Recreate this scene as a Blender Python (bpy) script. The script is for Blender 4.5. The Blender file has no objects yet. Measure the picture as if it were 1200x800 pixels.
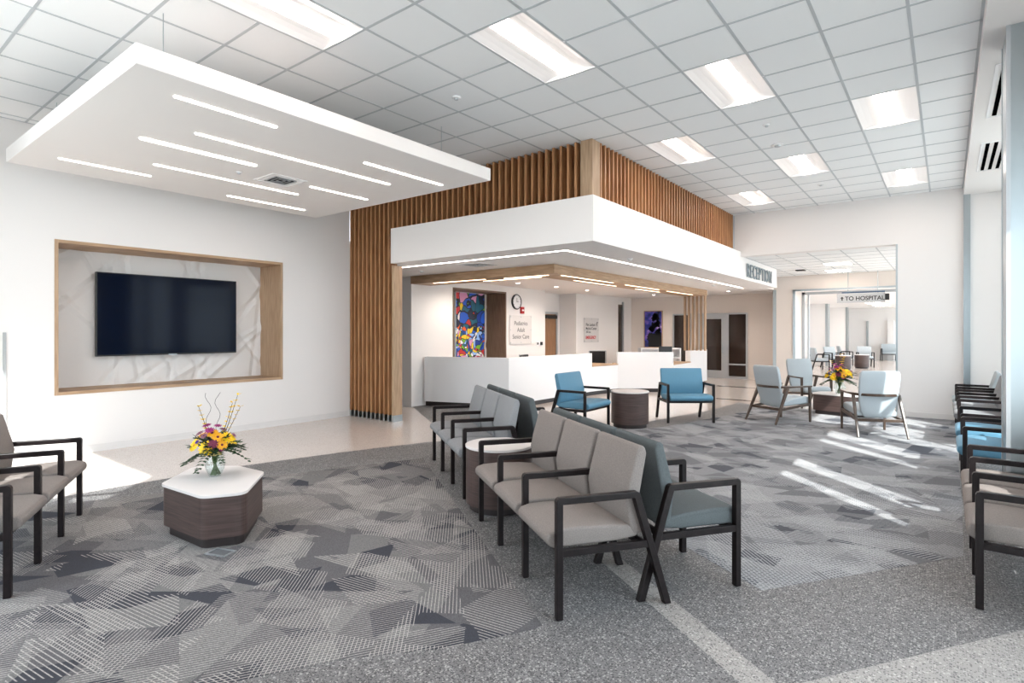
import bpy, bmesh, math, random
from mathutils import Vector, Matrix
from math import sin, cos, pi, radians as R

# ------------------------------------------------------------ camera, world, sun, exposure
SC = bpy.context.scene
COL = SC.collection
cd = bpy.data.cameras.new('camera')
cam = bpy.data.objects.new('camera', cd)
COL.objects.link(cam)
cam.location = (0, 0, 1.6)
cam.rotation_euler = (R(90), 0, 0.6645)
cd.sensor_width = 36
cd.lens = 662 / 1200 * 36
cd.shift_x = 0.0075
cd.shift_y = -0.0096
cd.clip_start = 0.05
cd.clip_end = 300
SC.camera = cam
SC.view_settings.view_transform = 'Standard'
SC.view_settings.look = 'None'
SC.view_settings.exposure = 0.5
SC.view_settings.gamma = 1.0
SC.view_settings.use_curve_mapping = False

w = bpy.data.worlds.new('sky')
SC.world = w
w.use_nodes = True
bg = w.node_tree.nodes['Background']
bg.inputs[0].default_value = (0.84, 0.92, 1.0, 1)
bg.inputs[1].default_value = 3.9

sd = bpy.data.lights.new('sun', 'SUN')
sd.energy = 7.0
sd.angle = R(0.6)
sd.color = (1.0, 0.97, 0.93)
sun = bpy.data.objects.new('sun', sd)
COL.objects.link(sun)
SUN = Vector((0.70, -0.715, 0.90)).normalized()
sun.rotation_euler = SUN.to_track_quat('Z', 'Y').to_euler()
LAMP = 13.0      # radiance of the troffer diffusers
STRIP = 11.0      # radiance of the linear lights

DOWN = 55.0      # watts of each reception downlight

# ------------------------------------------------------------ helpers
def srgb(r, g, b):
    f = lambda c: (c / 255 / 12.92) if c / 255 <= 0.04045 else ((c / 255 + 0.055) / 1.055) ** 2.4
    return (f(r), f(g), f(b), 1)

def mat(name, col=(200, 200, 200), rough=0.5, metal=0.0, emit=None, strength=0, spec=0.5):
    m = bpy.data.materials.new(name)
    m.use_nodes = True
    b = m.node_tree.nodes['Principled BSDF']
    b.inputs['Base Color'].default_value = srgb(*col)
    b.inputs['Roughness'].default_value = rough
    b.inputs['Metallic'].default_value = metal
    b.inputs['Specular IOR Level'].default_value = spec
    if emit:
        b.inputs['Emission Color'].default_value = srgb(*emit)
        b.inputs['Emission Strength'].default_value = strength
    return m

class NT:
    """tiny node helper"""
    def __init__(s, m):
        s.t = m.node_tree; s.b = s.t.nodes['Principled BSDF']
    def n(s, typ, ins=None, **kw):
        nd = s.t.nodes.new(typ)
        for k, v in kw.items(): setattr(nd, k, v)
        for k, v in (ins or {}).items(): s.put(nd.inputs[k], v)
        return nd
    def put(s, sock, v):
        if isinstance(v, bpy.types.NodeSocket): s.t.links.new(v, sock)
        elif isinstance(v, bpy.types.Node): s.t.links.new(v.outputs[0], sock)
        else: sock.default_value = v
    def m(s, op, a, b=0.0, c=0.0):
        return s.n('ShaderNodeMath', {0: a, 1: b, 2: c}, operation=op).outputs[0]
    def mix(s, f, a, b):
        nd = s.n('ShaderNodeMix', data_type='RGBA')
        s.put(nd.inputs[0], f); s.put(nd.inputs[6], a); s.put(nd.inputs[7], b)
        return nd.outputs[2]
    def pos(s, scale=(1, 1, 1), rot=(0, 0, 0), obj=True):
        tc = s.n('ShaderNodeTexCoord')
        mp = s.n('ShaderNodeMapping')
        s.put(mp.inputs[0], tc.outputs['Object']); mp.inputs['Scale'].default_value = scale
        mp.inputs['Rotation'].default_value = rot
        return mp.outputs[0]
    def bump(s, h, dist=0.001, st=1.0):
        nd = s.n('ShaderNodeBump', {'Height': h, 'Distance': dist, 'Strength': st})
        s.put(s.b.inputs['Normal'], nd.outputs[0])

def fabric(name, col, var=0.2, scale=170, bumpd=0.0006, rough=0.95):
    m = mat(name, col, rough, spec=0.2)
    t = NT(m)
    n1 = t.n('ShaderNodeTexNoise', {'Vector': t.pos((1, 1, 1)), 'Scale': scale, 'Detail': 2.0})
    c = srgb(*col)
    d = tuple(x * (1 - var * 2) for x in c[:3]) + (1,)
    l = tuple(min(1, x * (1 + var)) for x in c[:3]) + (1,)
    t.put(t.b.inputs['Base Color'], t.mix(n1.outputs[0], d, l))
    t.bump(n1.outputs[0], bumpd)
    return m

def wood(name, c1, c2, scale=(2, 2, 30), rough=0.5, contrast=1.0):
    """grain runs along the short-frequency axis"""
    m = mat(name, c1, rough)
    t = NT(m)
    n1 = t.n('ShaderNodeTexNoise', {'Vector': t.pos(scale), 'Scale': 3.0, 'Detail': 4.0, 'Distortion': 0.4})
    r = t.n('ShaderNodeValToRGB'); t.put(r.inputs[0], n1.outputs[0])
    r.color_ramp.elements[0].position = 0.3; r.color_ramp.elements[1].position = 0.7
    r.color_ramp.elements[0].color = srgb(*c1); r.color_ramp.elements[1].color = srgb(*c2)
    t.put(t.b.inputs['Base Color'], r.outputs[0])
    return m

M = {}
M['paint'] = mat('white_paint', (234, 230, 228), 0.6)
M['paint_warm'] = mat('warm_white_paint', (226, 216, 208), 0.6)
M['paint_grey'] = mat('grey_paint', (208, 208, 210), 0.6)
M['gloss_white'] = mat('white_laminate', (244, 243, 244), 0.25)
M['canopy'] = mat('canopy_white', (240, 236, 234), 0.6)
M['baseboard'] = mat('baseboard_white', (226, 222, 220), 0.5)
M['grid'] = mat('ceiling_grid_shaded', (188, 192, 196), 0.5)  # greyer than the tiles, standing in for the shading of the bars
M['panel'] = mat('sculpted_panel', (226, 222, 220), 0.6)
M['oak'] = wood('light_oak', (160, 128, 98), (194, 162, 130), (1, 1, 14), 0.5)
M['oak_v'] = wood('light_oak_vertical', (160, 130, 102), (194, 164, 134), (16, 16, 1), 0.5)
M['slat'] = wood('walnut_slat', (150, 98, 62), (200, 150, 106), (14, 14, 0.8), 0.45)
M['slat_back'] = mat('dark_backing', (22, 15, 13), 0.9)
M['espresso'] = wood('espresso_wood', (24, 19, 20), (34, 27, 28), (10, 10, 10), 0.38)
M['espresso'].node_tree.nodes['Principled BSDF'].inputs['Specular IOR Level'].default_value = 0.25
M['walnut'] = wood('walnut_frame', (60, 46, 38), (88, 70, 58), (10, 10, 4), 0.35)
M['darklam'] = wood('dark_laminate', (62, 48, 46), (88, 70, 66), (1.2, 1.2, 22), 0.45)
M['darklam_kick'] = mat('dark_kick', (44, 36, 36), 0.5)
M['steel'] = mat('brushed_steel', (176, 184, 188), 0.28, 1.0)
M['alu'] = mat('aluminium', (190, 194, 198), 0.4, 0.7)
M['black'] = mat('black_plastic', (16, 16, 18), 0.4)
M['void'] = mat('dark_void', (8, 8, 9), 1.0, spec=0.0)
M['lid'] = mat('outlet_lid', (96, 98, 102), 0.8)
M['red'] = mat('red_plastic', (170, 28, 26), 0.4)
M['screen'] = mat('tv_screen', (3, 12, 32), 0.1, spec=0.10)
M['tabletop'] = mat('white_stone_top', (232, 226, 224), 0.3)
M['beige'] = fabric('beige_grey_fabric', (142, 133, 129))
M['beige_lit'] = fabric('beige_fabric_daylit', (150, 151, 154))  # beige fabric recoloured lighter and bluish for the daylight on the far benches
M['tealf'] = fabric('slate_blue_fabric', (98, 103, 105))
M['bluef'] = fabric('sky_blue_vinyl', (98, 144, 170), 0.03, 40, 0.0001, 0.45)
M['palef'] = fabric('pale_blue_fabric', (182, 190, 195), 0.06)
M['lamp'] = mat('lamp_diffuser', (255, 255, 255), 0.5, emit=(255, 238, 226), strength=LAMP)
M['strip'] = mat('linear_diffuser', (255, 255, 255), 0.5, emit=(255, 240, 230), strength=STRIP)
M['warmstrip'] = mat('warm_linear_diffuser', (255, 255, 255), 0.5, emit=(255, 222, 184), strength=4.5)
M['letters'] = mat('brushed_letters', (140, 150, 156), 0.5, 0.3)
M['signgrey'] = mat('sign_grey', (170, 172, 174), 0.5)
M['inkdark'] = mat('ink_dark', (60, 62, 66), 0.6)
M['inkred'] = mat('ink_red', (200, 20, 24), 0.6)
M['acrylic'] = mat('frosted_acrylic', (214, 210, 208), 0.3)
M['wooddoor'] = wood('door_wood', (130, 92, 62), (160, 118, 82), (14, 14, 1), 0.45)
M['brownglass'] = mat('dark_interior_glass', (44, 31, 24), 0.12, spec=0.6)
M['leaf'] = mat('leaf_green', (34, 62, 36), 0.5)
M['stem'] = mat('stem_green', (70, 92, 44), 0.6)
M['twig'] = mat('twig_brown', (70, 52, 46), 0.7)
M['yellow'] = mat('petal_yellow', (250, 206, 20), 0.6)
M['gold'] = mat('petal_gold', (236, 168, 24), 0.6)
M['magenta'] = mat('petal_magenta', (150, 36, 110), 0.6)
M['burgundy'] = mat('petal_burgundy', (104, 20, 56), 0.6)
M['mauve'] = mat('petal_mauve', (140, 92, 110), 0.7)
M['purple'] = mat('petal_purple', (70, 44, 150), 0.6)
M['concrete'] = mat('exterior_concrete', (190, 188, 184), 0.9)

# clear glass: mostly transparent with a weak reflection
g = bpy.data.materials.new('clear_glass'); g.use_nodes = True
nt = g.node_tree; nt.nodes.remove(nt.nodes['Principled BSDF'])
tr = nt.nodes.new('ShaderNodeBsdfTransparent'); tr.inputs[0].default_value = (0.95, 0.98, 0.98, 1)
gl = nt.nodes.new('ShaderNodeBsdfGlossy'); gl.inputs['Roughness'].default_value = 0.02
lw = nt.nodes.new('ShaderNodeLayerWeight'); pw = nt.nodes.new('ShaderNodeMath'); pw.operation = 'POWER'; pw.inputs[1].default_value = 4.0
ma = nt.nodes.new('ShaderNodeMath'); ma.operation = 'MULTIPLY_ADD'; ma.inputs[1].default_value = 0.6; ma.inputs[2].default_value = 0.04
mx = nt.nodes.new('ShaderNodeMixShader')
nt.links.new(lw.outputs['Facing'], pw.inputs[0]); nt.links.new(pw.outputs[0], ma.inputs[0]); nt.links.new(ma.outputs[0], mx.inputs[0])
nt.links.new(tr.outputs[0], mx.inputs[1]); nt.links.new(gl.outputs[0], mx.inputs[2])
nt.links.new(mx.outputs[0], nt.nodes['Material Output'].inputs[0])
M['glass'] = g

def ceiling_tile():
    m = mat('ceiling_tile', (240, 241, 242), 0.9, spec=0.1)
    t = NT(m)
    n1 = t.n('ShaderNodeTexNoise', {'Vector': t.pos(), 'Scale': 90.0, 'Detail': 3.0})
    t.bump(n1.outputs[0], 0.001, 0.5)
    return m
M['tile'] = ceiling_tile()

def speckle(name, base, dark, light, amount=1.0, rough=0.6):
    m = mat(name, base, rough)
    t = NT(m)
    p = t.pos()
    out = srgb(*base)
    for sc, col, th, sd_ in ((66, light, 0.16, 0.0), (110, light, 0.12, 0.0), (78, dark, 0.30, 0.3), (120, dark, 0.20, 0.0)):
        off = t.n('ShaderNodeVectorMath', {0: p, 1: (sc * 0.37, sc * 0.11, 0)}, operation='ADD')
        v = t.n('ShaderNodeTexVoronoi', {'Vector': off, 'Scale': float(sc), 'Randomness': 1.0})
        cs = t.n('ShaderNodeSeparateColor', {0: v.outputs['Color']})
        sel = t.m('LESS_THAN', cs.outputs[0], th * 2 * amount)
        near = t.m('LESS_THAN', v.outputs['Distance'], 0.42)
        f = t.m('MULTIPLY', sel, near)
        f = t.m('MULTIPLY', f, 0.8)
        out = t.mix(f, out, srgb(*col))
    n1 = t.n('ShaderNodeTexNoise', {'Vector': p, 'Scale': 1.3, 'Detail': 3.0})
    out2 = t.mix(t.m('MULTIPLY', n1.outputs[0], 0.25), out, srgb(*[int(c * 0.8) for c in base]))
    t.put(t.b.inputs['Base Color'], out2)
    return m
M['speck'] = speckle('grey_speckled_floor', (120, 118, 119), (44, 43, 47), (186, 183, 180))
M['speck_light'] = speckle('light_speckled_floor', (162, 157, 154), (84, 82, 84), (206, 202, 198), 0.6)
M['cream'] = speckle('cream_polished_floor', (224, 213, 206), (190, 180, 172), (226, 218, 212), 0.8, 0.14)
M['cream_dark'] = mat('dark_terrazzo_band', (120, 104, 98), 0.16)

def carpet(name, base, dark, mid, light, seed=0.0, stripe=0.85, dt=0.0):
    m = mat(name, base, 0.95, spec=0.1)
    t = NT(m)
    p = t.pos()
    pos = t.n('ShaderNodeVectorMath', {0: p, 1: (seed, seed * 1.7, 0)}, operation='ADD').outputs[0]
    def layer(rot, a, b, off, sl=2.2):
        # long strips cut into trapezoids by lines of varying slope
        mp = t.n('ShaderNodeMapping', {0: pos}); mp.inputs['Rotation'].default_value = (0, 0, rot); mp.inputs['Location'].default_value = (off, off * 0.7, 0)
        q = t.n('ShaderNodeSeparateXYZ', {0: mp.outputs[0]})
        u0 = t.m('DIVIDE', q.outputs[0], a)
        k0 = t.n('ShaderNodeTexWhiteNoise', {'W': t.m('FLOOR', t.m('DIVIDE', q.outputs[1], b * 2.3))}, noise_dimensions='1D')
        tilt = t.m('MULTIPLY', t.m('SUBTRACT', k0.outputs[0], 0.5), t.m('MULTIPLY', t.m('FRACT', t.m('DIVIDE', q.outputs[1], b * 2.3)), 1.6))
        u = t.m('FLOOR', t.m('ADD', u0, tilt))
        k = t.n('ShaderNodeTexWhiteNoise', {'W': u}, noise_dimensions='1D'); ks = t.n('ShaderNodeSeparateColor', {0: k.outputs['Color']})
        slope = t.m('MULTIPLY', t.m('SUBTRACT', ks.outputs[0], 0.5), sl)
        v = t.m('ADD', t.m('ADD', t.m('DIVIDE', q.outputs[1], b), t.m('MULTIPLY', slope, t.m('DIVIDE', q.outputs[0], b))), t.m('MULTIPLY', ks.outputs[1], 7.0))
        cv = t.n('ShaderNodeCombineXYZ', {0: u, 1: t.m('FLOOR', v), 2: t.m('FLOOR', t.m('DIVIDE', q.outputs[1], b * 2.3))})
        wn = t.n('ShaderNodeTexWhiteNoise', {'Vector': cv.outputs[0]}, noise_dimensions='3D')
        return t.n('ShaderNodeSeparateColor', {0: wn.outputs['Color']})
    def stripes(ang, pitch, duty):
        mp = t.n('ShaderNodeMapping', {0: pos}); mp.inputs['Rotation'].default_value = (0, 0, ang)
        s = t.n('ShaderNodeSeparateXYZ', {0: mp.outputs[0]})
        fr_ = t.m('FRACT', t.m('DIVIDE', s.outputs[0], pitch))
        a = t.m('ABSOLUTE', t.m('SUBTRACT', fr_, 0.5))
        # soft edged line
        return t.m('SMOOTH_MIN', 1.0, t.m('MAXIMUM', 0.0, t.m('MULTIPLY', t.m('SUBTRACT', duty, a), 9.0)), 0.05)
    A = layer(R(22), 0.42, 0.30, 0.0)      # big shards: tone
    B = layer(R(-38), 0.30, 0.52, 5.3)     # stripe field one
    C = layer(R(68), 0.34, 0.46, 11.1)     # stripe field two
    D = layer(R(5), 0.26, 0.30, 19.7)      # dark shards
    tone = t.mix(t.m('GREATER_THAN', A.outputs[0], 0.5), srgb(*base), srgb(*mid))
    tone = t.mix(t.m('GREATER_THAN', D.outputs[1], 0.70), tone, srgb(*dark))
    s1 = t.m('MULTIPLY', t.m('GREATER_THAN', B.outputs[0], 0.50), stripes(R(30), 0.021 + dt * 0.12, 0.17 + dt))
    s2 = t.m('MULTIPLY', t.m('GREATER_THAN', C.outputs[1], 0.55), stripes(R(-42), 0.021 + dt * 0.12, 0.16 + dt))
    s3 = t.m('MULTIPLY', t.m('GREATER_THAN', A.outputs[2], 0.72), stripes(R(82), 0.024 + dt * 0.12, 0.17 + dt))
    nz = t.n('ShaderNodeTexNoise', {'Vector': pos, 'Scale': 160.0, 'Detail': 2.0})
    s = t.m('MAXIMUM', t.m('MAXIMUM', s1, s2), s3)
    s = t.m('MULTIPLY', s, stripe)
    col = t.mix(s, tone, srgb(*light))
    col = t.mix(t.m('MULTIPLY', t.m('SUBTRACT', 0.62, nz.outputs[0]), 1.6), col, srgb(*[int(c * 0.55) for c in base]))
    t.put(t.b.inputs['Base Color'], col)
    t.bump(nz.outputs[0], 0.001)
    return m
M['carpet_left'] = carpet('patchwork_carpet', (106, 104, 107), (70, 71, 79), (128, 126, 126), (196, 190, 186), 0.0, 0.9)
M['carpet_right'] = carpet('patchwork_carpet_lit', (124, 124, 128), (90, 92, 99), (148, 148, 151), (192, 192, 194), 7.7, 0.8, 0.05)  # same carpet, palette lightened for the stronger light on the right side

class MB:
    """collects solids into one mesh"""
    def __init__(s): s.bm = bmesh.new()
    def hull(s, vs, faces):
        b = [s.bm.verts.new(v) for v in vs]
        for f in faces:
            try: s.bm.faces.new([b[i] for i in f])
            except ValueError: pass
        return s
    def box(s, x0, x1, y0, y1, z0, z1):
        x0, x1 = min(x0, x1), max(x0, x1); y0, y1 = min(y0, y1), max(y0, y1); z0, z1 = min(z0, z1), max(z0, z1)
        v = [(x0, y0, z0), (x1, y0, z0), (x1, y1, z0), (x0, y1, z0), (x0, y0, z1), (x1, y0, z1), (x1, y1, z1), (x0, y1, z1)]
        return s.hull(v, [(0, 3, 2, 1), (4, 5, 6, 7), (0, 1, 5, 4), (1, 2, 6, 5), (2, 3, 7, 6), (3, 0, 4, 7)])
    def prism(s, poly, z0, z1):
        n = len(poly)
        v = [(x, y, z0) for x, y in poly] + [(x, y, z1) for x, y in poly]
        f = [tuple(range(n))[::-1], tuple(range(n, 2 * n))] + [(i, (i + 1) % n, n + (i + 1) % n, n + i) for i in range(n)]
        return s.hull(v, f)
    def xprism(s, prof, x0, x1):
        """profile in (y,z) extruded along x"""
        n = len(prof)
        v = [(x0, y, z) for y, z in prof] + [(x1, y, z) for y, z in prof]
        f = [tuple(range(n)), tuple(range(n, 2 * n))[::-1]] + [(i, n + i, n + (i + 1) % n, (i + 1) % n) for i in range(n)]
        return s.hull(v, f)
    def bar(s, p, q, wx, wt, wx2=None, wt2=None, side=(1, 0, 0)):
        """square bar p->q; wx along 'side', wt across"""
        p, q = Vector(p), Vector(q)
        d = (q - p).normalized(); a = Vector(side); a = (a - d * a.dot(d)).normalized(); b = d.cross(a)
        wx2 = wx if wx2 is None else wx2; wt2 = wt if wt2 is None else wt2
        v = []
        for c, u, t in ((p, wx, wt), (q, wx2, wt2)):
            for i, j in ((-1, -1), (1, -1), (1, 1), (-1, 1)):
                v.append(c + a * (i * u / 2) + b * (j * t / 2))
        return s.hull(v, [(0, 3, 2, 1), (4, 5, 6, 7), (0, 1, 5, 4), (1, 2, 6, 5), (2, 3, 7, 6), (3, 0, 4, 7)])
    def tube(s, pts, r, n=8, taper=None, cap=True):
        pts = [Vector(p) for p in pts]; rings = []; up = None
        for i, p in enumerate(pts):
            d = (pts[min(i + 1, len(pts) - 1)] - pts[max(i - 1, 0)]).normalized()
            if up is None: up = Vector((0, 0, 1)) if abs(d.z) < 0.9 else Vector((1, 0, 0))
            a = (up - d * up.dot(d)).normalized(); b = d.cross(a); up = a
            rr = r if taper is None else r + (taper - r) * i / (len(pts) - 1)
            rings.append([s.bm.verts.new(p + (a * cos(2 * pi * k / n) + b * sin(2 * pi * k / n)) * rr) for k in range(n)])
        for A, B in zip(rings, rings[1:]):
            for k in range(n): s.bm.faces.new((A[k], A[(k + 1) % n], B[(k + 1) % n], B[k]))
        if cap:
            s.bm.faces.new(rings[0][::-1]); s.bm.faces.new(rings[-1])
        return s
    def lathe(s, prof, c=(0, 0, 0), n=32, closed=True):
        rings = []
        for r, z in prof:
            if r < 1e-5: rings.append([s.bm.verts.new((c[0], c[1], c[2] + z))])
            else: rings.append([s.bm.verts.new((c[0] + r * cos(2 * pi * k / n), c[1] + r * sin(2 * pi * k / n), c[2] + z)) for k in range(n)])
        for A, B in zip(rings, rings[1:]):
            for k in range(n):
                k2 = (k + 1) % n
                if len(A) == 1 and len(B) == 1: continue
                if len(A) == 1: s.bm.faces.new((A[0], B[k2], B[k]))
                elif len(B) == 1: s.bm.faces.new((A[k], A[k2], B[0]))
                else: s.bm.faces.new((A[k], A[k2], B[k2], B[k]))
        return s
    def build(s, name, m, parent=None, bevel=0, seg=2, smooth=False, subsurf=0, loc=None, rotz=0):
        bmesh.ops.recalc_face_normals(s.bm, faces=s.bm.faces)
        me = bpy.data.meshes.new(name); s.bm.to_mesh(me); s.bm.free()
        if smooth or bevel:
            for p in me.polygons: p.use_smooth = bool(smooth)
        me.materials.append(M[m] if isinstance(m, str) else m)
        o = bpy.data.objects.new(name, me); COL.objects.link(o)
        if parent: o.parent = parent
        if loc: o.location = loc
        if rotz: o.rotation_euler.z = rotz
        if bevel:
            md = o.modifiers.new('bevel', 'BEVEL'); md.width = bevel; md.segments = seg; md.limit_method = 'ANGLE'; md.angle_limit = R(35)
            md.harden_normals = False
        if subsurf:
            md = o.modifiers.new('sub', 'SUBSURF'); md.levels = md.render_levels = subsurf
        return o

def box(*a): return MB().box(*a)

def struct(o):
    o['kind'] = 'structure'; return o
def thing(name, label, cat, loc=(0, 0, 0), rotz=0, group=None):
    o = bpy.data.objects.new(name, None); COL.objects.link(o); o.empty_display_size = 0.1
    o.location = loc; o.rotation_euler = (0, 0, rotz); tag(o, label, cat, group); return o
def tag(o, label, cat, group=None):
    o['label'] = label; o['category'] = cat
    if group: o['group'] = group
    return o
def dup(root, loc, rotz, label=None, group=None, swap=None):
    def cp(o, par):
        c = o.copy(); COL.objects.link(c)
        if par is not None: c.parent = par
        if swap and o.type == 'MESH' and o.data.materials and o.data.materials[0].name in swap:
            c.data = o.data.copy(); c.data.materials[0] = M[swap[o.data.materials[0].name]]
        for ch in [x for x in KIDS.get(o.name, [])]: 
            k = cp(ch, c); KIDS.setdefault(c.name, []).append(k)
        return c
    KIDS.clear()
    for o in bpy.data.objects:
        if o.parent: KIDS.setdefault(o.parent.name, []).append(o)
    r = cp(root, None); r.location = loc; r.rotation_euler = (0, 0, rotz)
    if label: r['label'] = label
    if group: r['group'] = group
    return r
KIDS = {}

def text(name, s, size, m, parent=None, loc=(0, 0, 0), rot=(0, 0, 0), depth=0.004, sx=1.0, align='LEFT', bold=0.0):
    c = bpy.data.curves.new(name, 'FONT'); c.body = s; c.size = size; c.extrude = depth; c.align_x = align; c.offset = bold
    o = bpy.data.objects.new(name + '_tmp', c); COL.objects.link(o)
    bpy.context.view_layer.update()
    me = bpy.data.meshes.new_from_object(o.evaluated_get(bpy.context.evaluated_depsgraph_get()))
    COL.objects.unlink(o); bpy.data.objects.remove(o)
    me.materials.clear(); me.materials.append(M[m])
    t = bpy.data.objects.new(name, me); COL.objects.link(t)
    t.location = loc; t.rotation_euler = rot; t.scale = (sx, 1, 1)
    if parent: t.parent = parent
    return t

# ------------------------------------------------------------ structure: floors
H = 4.18; XW = -8.95; YB = -0.65; XR = 1.05
struct(box(-14, XR, YB, 40, -0.12, 0).build('floor', 'cream'))
struct(box(XR + 0.12, 40, -40, 70, -0.3, -0.08).build('ground', 'concrete'))
struct(box(-14, XR + 0.12, -40, YB - 0.12, -0.3, -0.08).build('ground', 'concrete'))
def sheet(name, poly, m, z):
    return struct(MB().prism(poly, -0.01, z).build(name, m))
sheet('floor_speckled', [(-6.85, YB), (-6.72, 2.2), (-6.60, 3.43), (-6.48, 3.92), (-6.32, 4.56), (-5.93, 5.75), (-5.70, 6.06), (-7.26, 7.12),
      (-9.0, 8.30), (-8.9, 8.9), (-7.05, 9.6), (-6.6, 9.0), (-5.2, 7.6), (-4.5, 7.93), (-4.13, 9.76), (-3.78, 11.74), (-3.7, 13.3), (-3.3, 13.04), (XR, 13.04), (XR, YB)], 'speck', 0.002)
sheet('floor_speckled_stripe', [(-2.75, 4.13), (-2.02, 3.60), (-0.2, 2.30), (0.5, 1.8), (0.6, 1.93), (-0.1, 2.42), (-1.89, 3.70), (-2.66, 4.25)], 'speck_light', 0.0028)
sheet('floor_speckled_border', [(-0.52, 2.86), (0.33, 4.11), (XR, 5.15), (XR, 1.9), (0.55, 2.1)], 'speck_light', 0.0026)
sheet('floor_carpet', [(-1.718, 2.537), (-2.0, 2.056), (-2.324, 1.678), (-2.57, 1.257), (-2.85, 0.7), (-3.0, 0.0), (-3.1, YB), (-6.65, YB), (-6.6, 0.8),
      (-6.4, 1.765), (-6.12, 2.307), (-5.89, 3.276), (-5.60, 4.046), (-5.204, 4.984)], 'carpet_left', 0.004)
sheet('floor_carpet', [(-0.90, 3.73), (0.093, 5.18), (0.11, 6.45), (0.11, 13.04), (-3.0, 13.04), (-3.16, 12.23), (-3.32, 11.06), (-3.72, 9.15), (-4.43, 7.95), (-4.6, 6.62), (-3.0, 5.49), (-1.557, 4.15)], 'carpet_right', 0.004)
sheet('floor_band', [(-5.35, 16.9), (-3.0, 16.8), (-3.0, 17.05), (-5.35, 17.15)], 'cream_dark', 0.002)
sheet('floor_band', [(-4.35, 13.72), (-3.3, 13.7), (-3.3, 13.84), (-4.35, 13.86)], 'cream_dark', 0.002)

# ------------------------------------------------------------ structure: walls
P = 'paint'
# left wall with the television niche
mb = MB(); X0 = XW - 0.75
mb.box(X0, XW, YB, 2.13, 0, H); mb.box(X0, XW, 5.27, 6.65, 0, H); mb.box(X0, XW, 2.13, 5.27, 0, 0.785); mb.box(X0, XW, 2.13, 5.27, 2.78, H)
mb.box(X0 - 0.1, X0, YB, 6.65, 0, H)
struct(mb.build('wall_left', P))
struct(box(XW, XW + 0.015, 1.0, 6.6, 0, 0.10).build('baseboard_left', 'baseboard'))
# rear wall with a tall window at its left end
mb = MB(); mb.box(-3.7, -0.25, YB - 0.12, YB, -0.05, H); mb.box(-0.25, XR, YB - 0.12, YB, 4.0, H); mb.box(0.95, XR, YB - 0.12, YB, -0.05, 4.0); mb.box(-9.8, -7.0, YB - 0.12, YB, -0.05, H); mb.box(-7.0, -3.7, YB - 0.12, YB, 4.15, H)
struct(mb.build('wall_rear', P))
wf = struct(MB().box(-7.0, -3.7, YB - 0.1, YB - 0.04, 0, 0.08).box(-7.0, -3.7, YB - 0.1, YB - 0.04, 4.11, 4.15).box(-7.0, -6.97, YB - 0.1, YB - 0.04, 0.08, 4.11)
            .box(-3.73, -3.7, YB - 0.1, YB - 0.04, 0.08, 4.11).build('window_1', 'alu'))
box(-6.97, -3.73, YB - 0.075, YB - 0.065, 0.08, 4.11).build('pane', 'glass', wf)
wf = struct(MB().box(-0.25, -0.2, YB - 0.1, YB - 0.04, 0, 4.0).box(0.9, 0.95, YB - 0.1, YB - 0.04, 0, 4.0).box(-0.2, 0.9, YB - 0.1, YB - 0.04, 0, 0.08).box(-0.2, 0.9, YB - 0.1, YB - 0.04, 3.94, 4.0).build('window_22', 'alu'))  # unseen window added to bring daylight from behind the viewer
box(-0.2, 0.9, YB - 0.075, YB - 0.065, 0.08, 3.94).build('pane', 'glass', wf)
# window wall on the right: openings between opaque pilasters
LIT = [(0.35, 3.95), (4.20, 4.54), (4.84, 5.66), (6.66, 7.04), (7.20, 7.88), (8.3, 9.9), (10.2, 11.10), (11.32, 12.95), (13.5, 15.3), (15.7, 18.3), (19.2, 22.0), (22.4, 25.2), (25.6, 28.4), (28.8, 31.6), (32.0, 34.8), (35.2, 38.0)]  # opening nearest the viewer and the one before the far wall added for daylight
mb = MB(); y = YB
for a, b in LIT:
    mb.box(XR, XR + 0.12, y, a, -0.05, H); y = b
    mb.box(XR, XR + 0.12, a, b, 4.0 if b - a > 1.2 else 3.4, H)
mb.box(XR, XR + 0.12, y, 40, -0.05, H)
struct(mb.build('wall_right', P))
for k, (a, b) in enumerate(LIT):
    f = MB(); t = 0.05 if b - a > 1.2 else 0.015; zt = 4.0 if b - a > 1.2 else 3.4
    f.box(XR + 0.02, XR + 0.09, a, a + t, 0, zt).box(XR + 0.02, XR + 0.09, b - t, b, 0, zt).box(XR + 0.02, XR + 0.09, a + t, b - t, 0, 0.06).box(XR + 0.02, XR + 0.09, a + t, b - t, zt - 0.04, zt)
    zm = 2.7 if zt > 3.5 else 0.3
    f.box(XR + 0.02, XR + 0.09, a + t, b - t, zm, zm + 0.06)
    wf = struct(f.build('window_%d' % (k + 2), 'alu'))
    MB().box(XR + 0.05, XR + 0.06, a + t, b - t, 0.06, zm).box(XR + 0.05, XR + 0.06, a + t, b - t, zm + 0.06, zt - 0.04).build('pane', 'glass', wf)
# unseen slabs added outside to keep the sun off the added windows
struct(box(XR + 0.12, 4.84, 0.1, 0.3, -0.1, 9.5).build('sun_blocker_side', 'concrete'))
struct(box(XR + 0.12, 3.8, 11.13, 11.29, -0.1, 7.0).build('sun_blocker_far', 'concrete'))
struct(box(-0.35, 6.2, -5.4, YB - 0.12, 4.35, 4.55).build('sun_blocker_rear', 'concrete'))
# soffit along the windows, with its fascia
struct(MB().box(0.237, XR, YB, 13.05, 4.04, 4.30).build('ceiling_soffit', 'paint'))
# steel clad column
mb = MB(); mb.box(0.38, XR, 6.02, 6.5, 0, 4.04)
struct(mb.build('column', 'steel', bevel=0.004))
struct(MB().box(0.372, 0.40, 6.012, 6.03, 0, 4.04).box(0.372, 0.40, 6.49, 6.508, 0, 4.04).build('trim_1', 'alu'))

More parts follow.
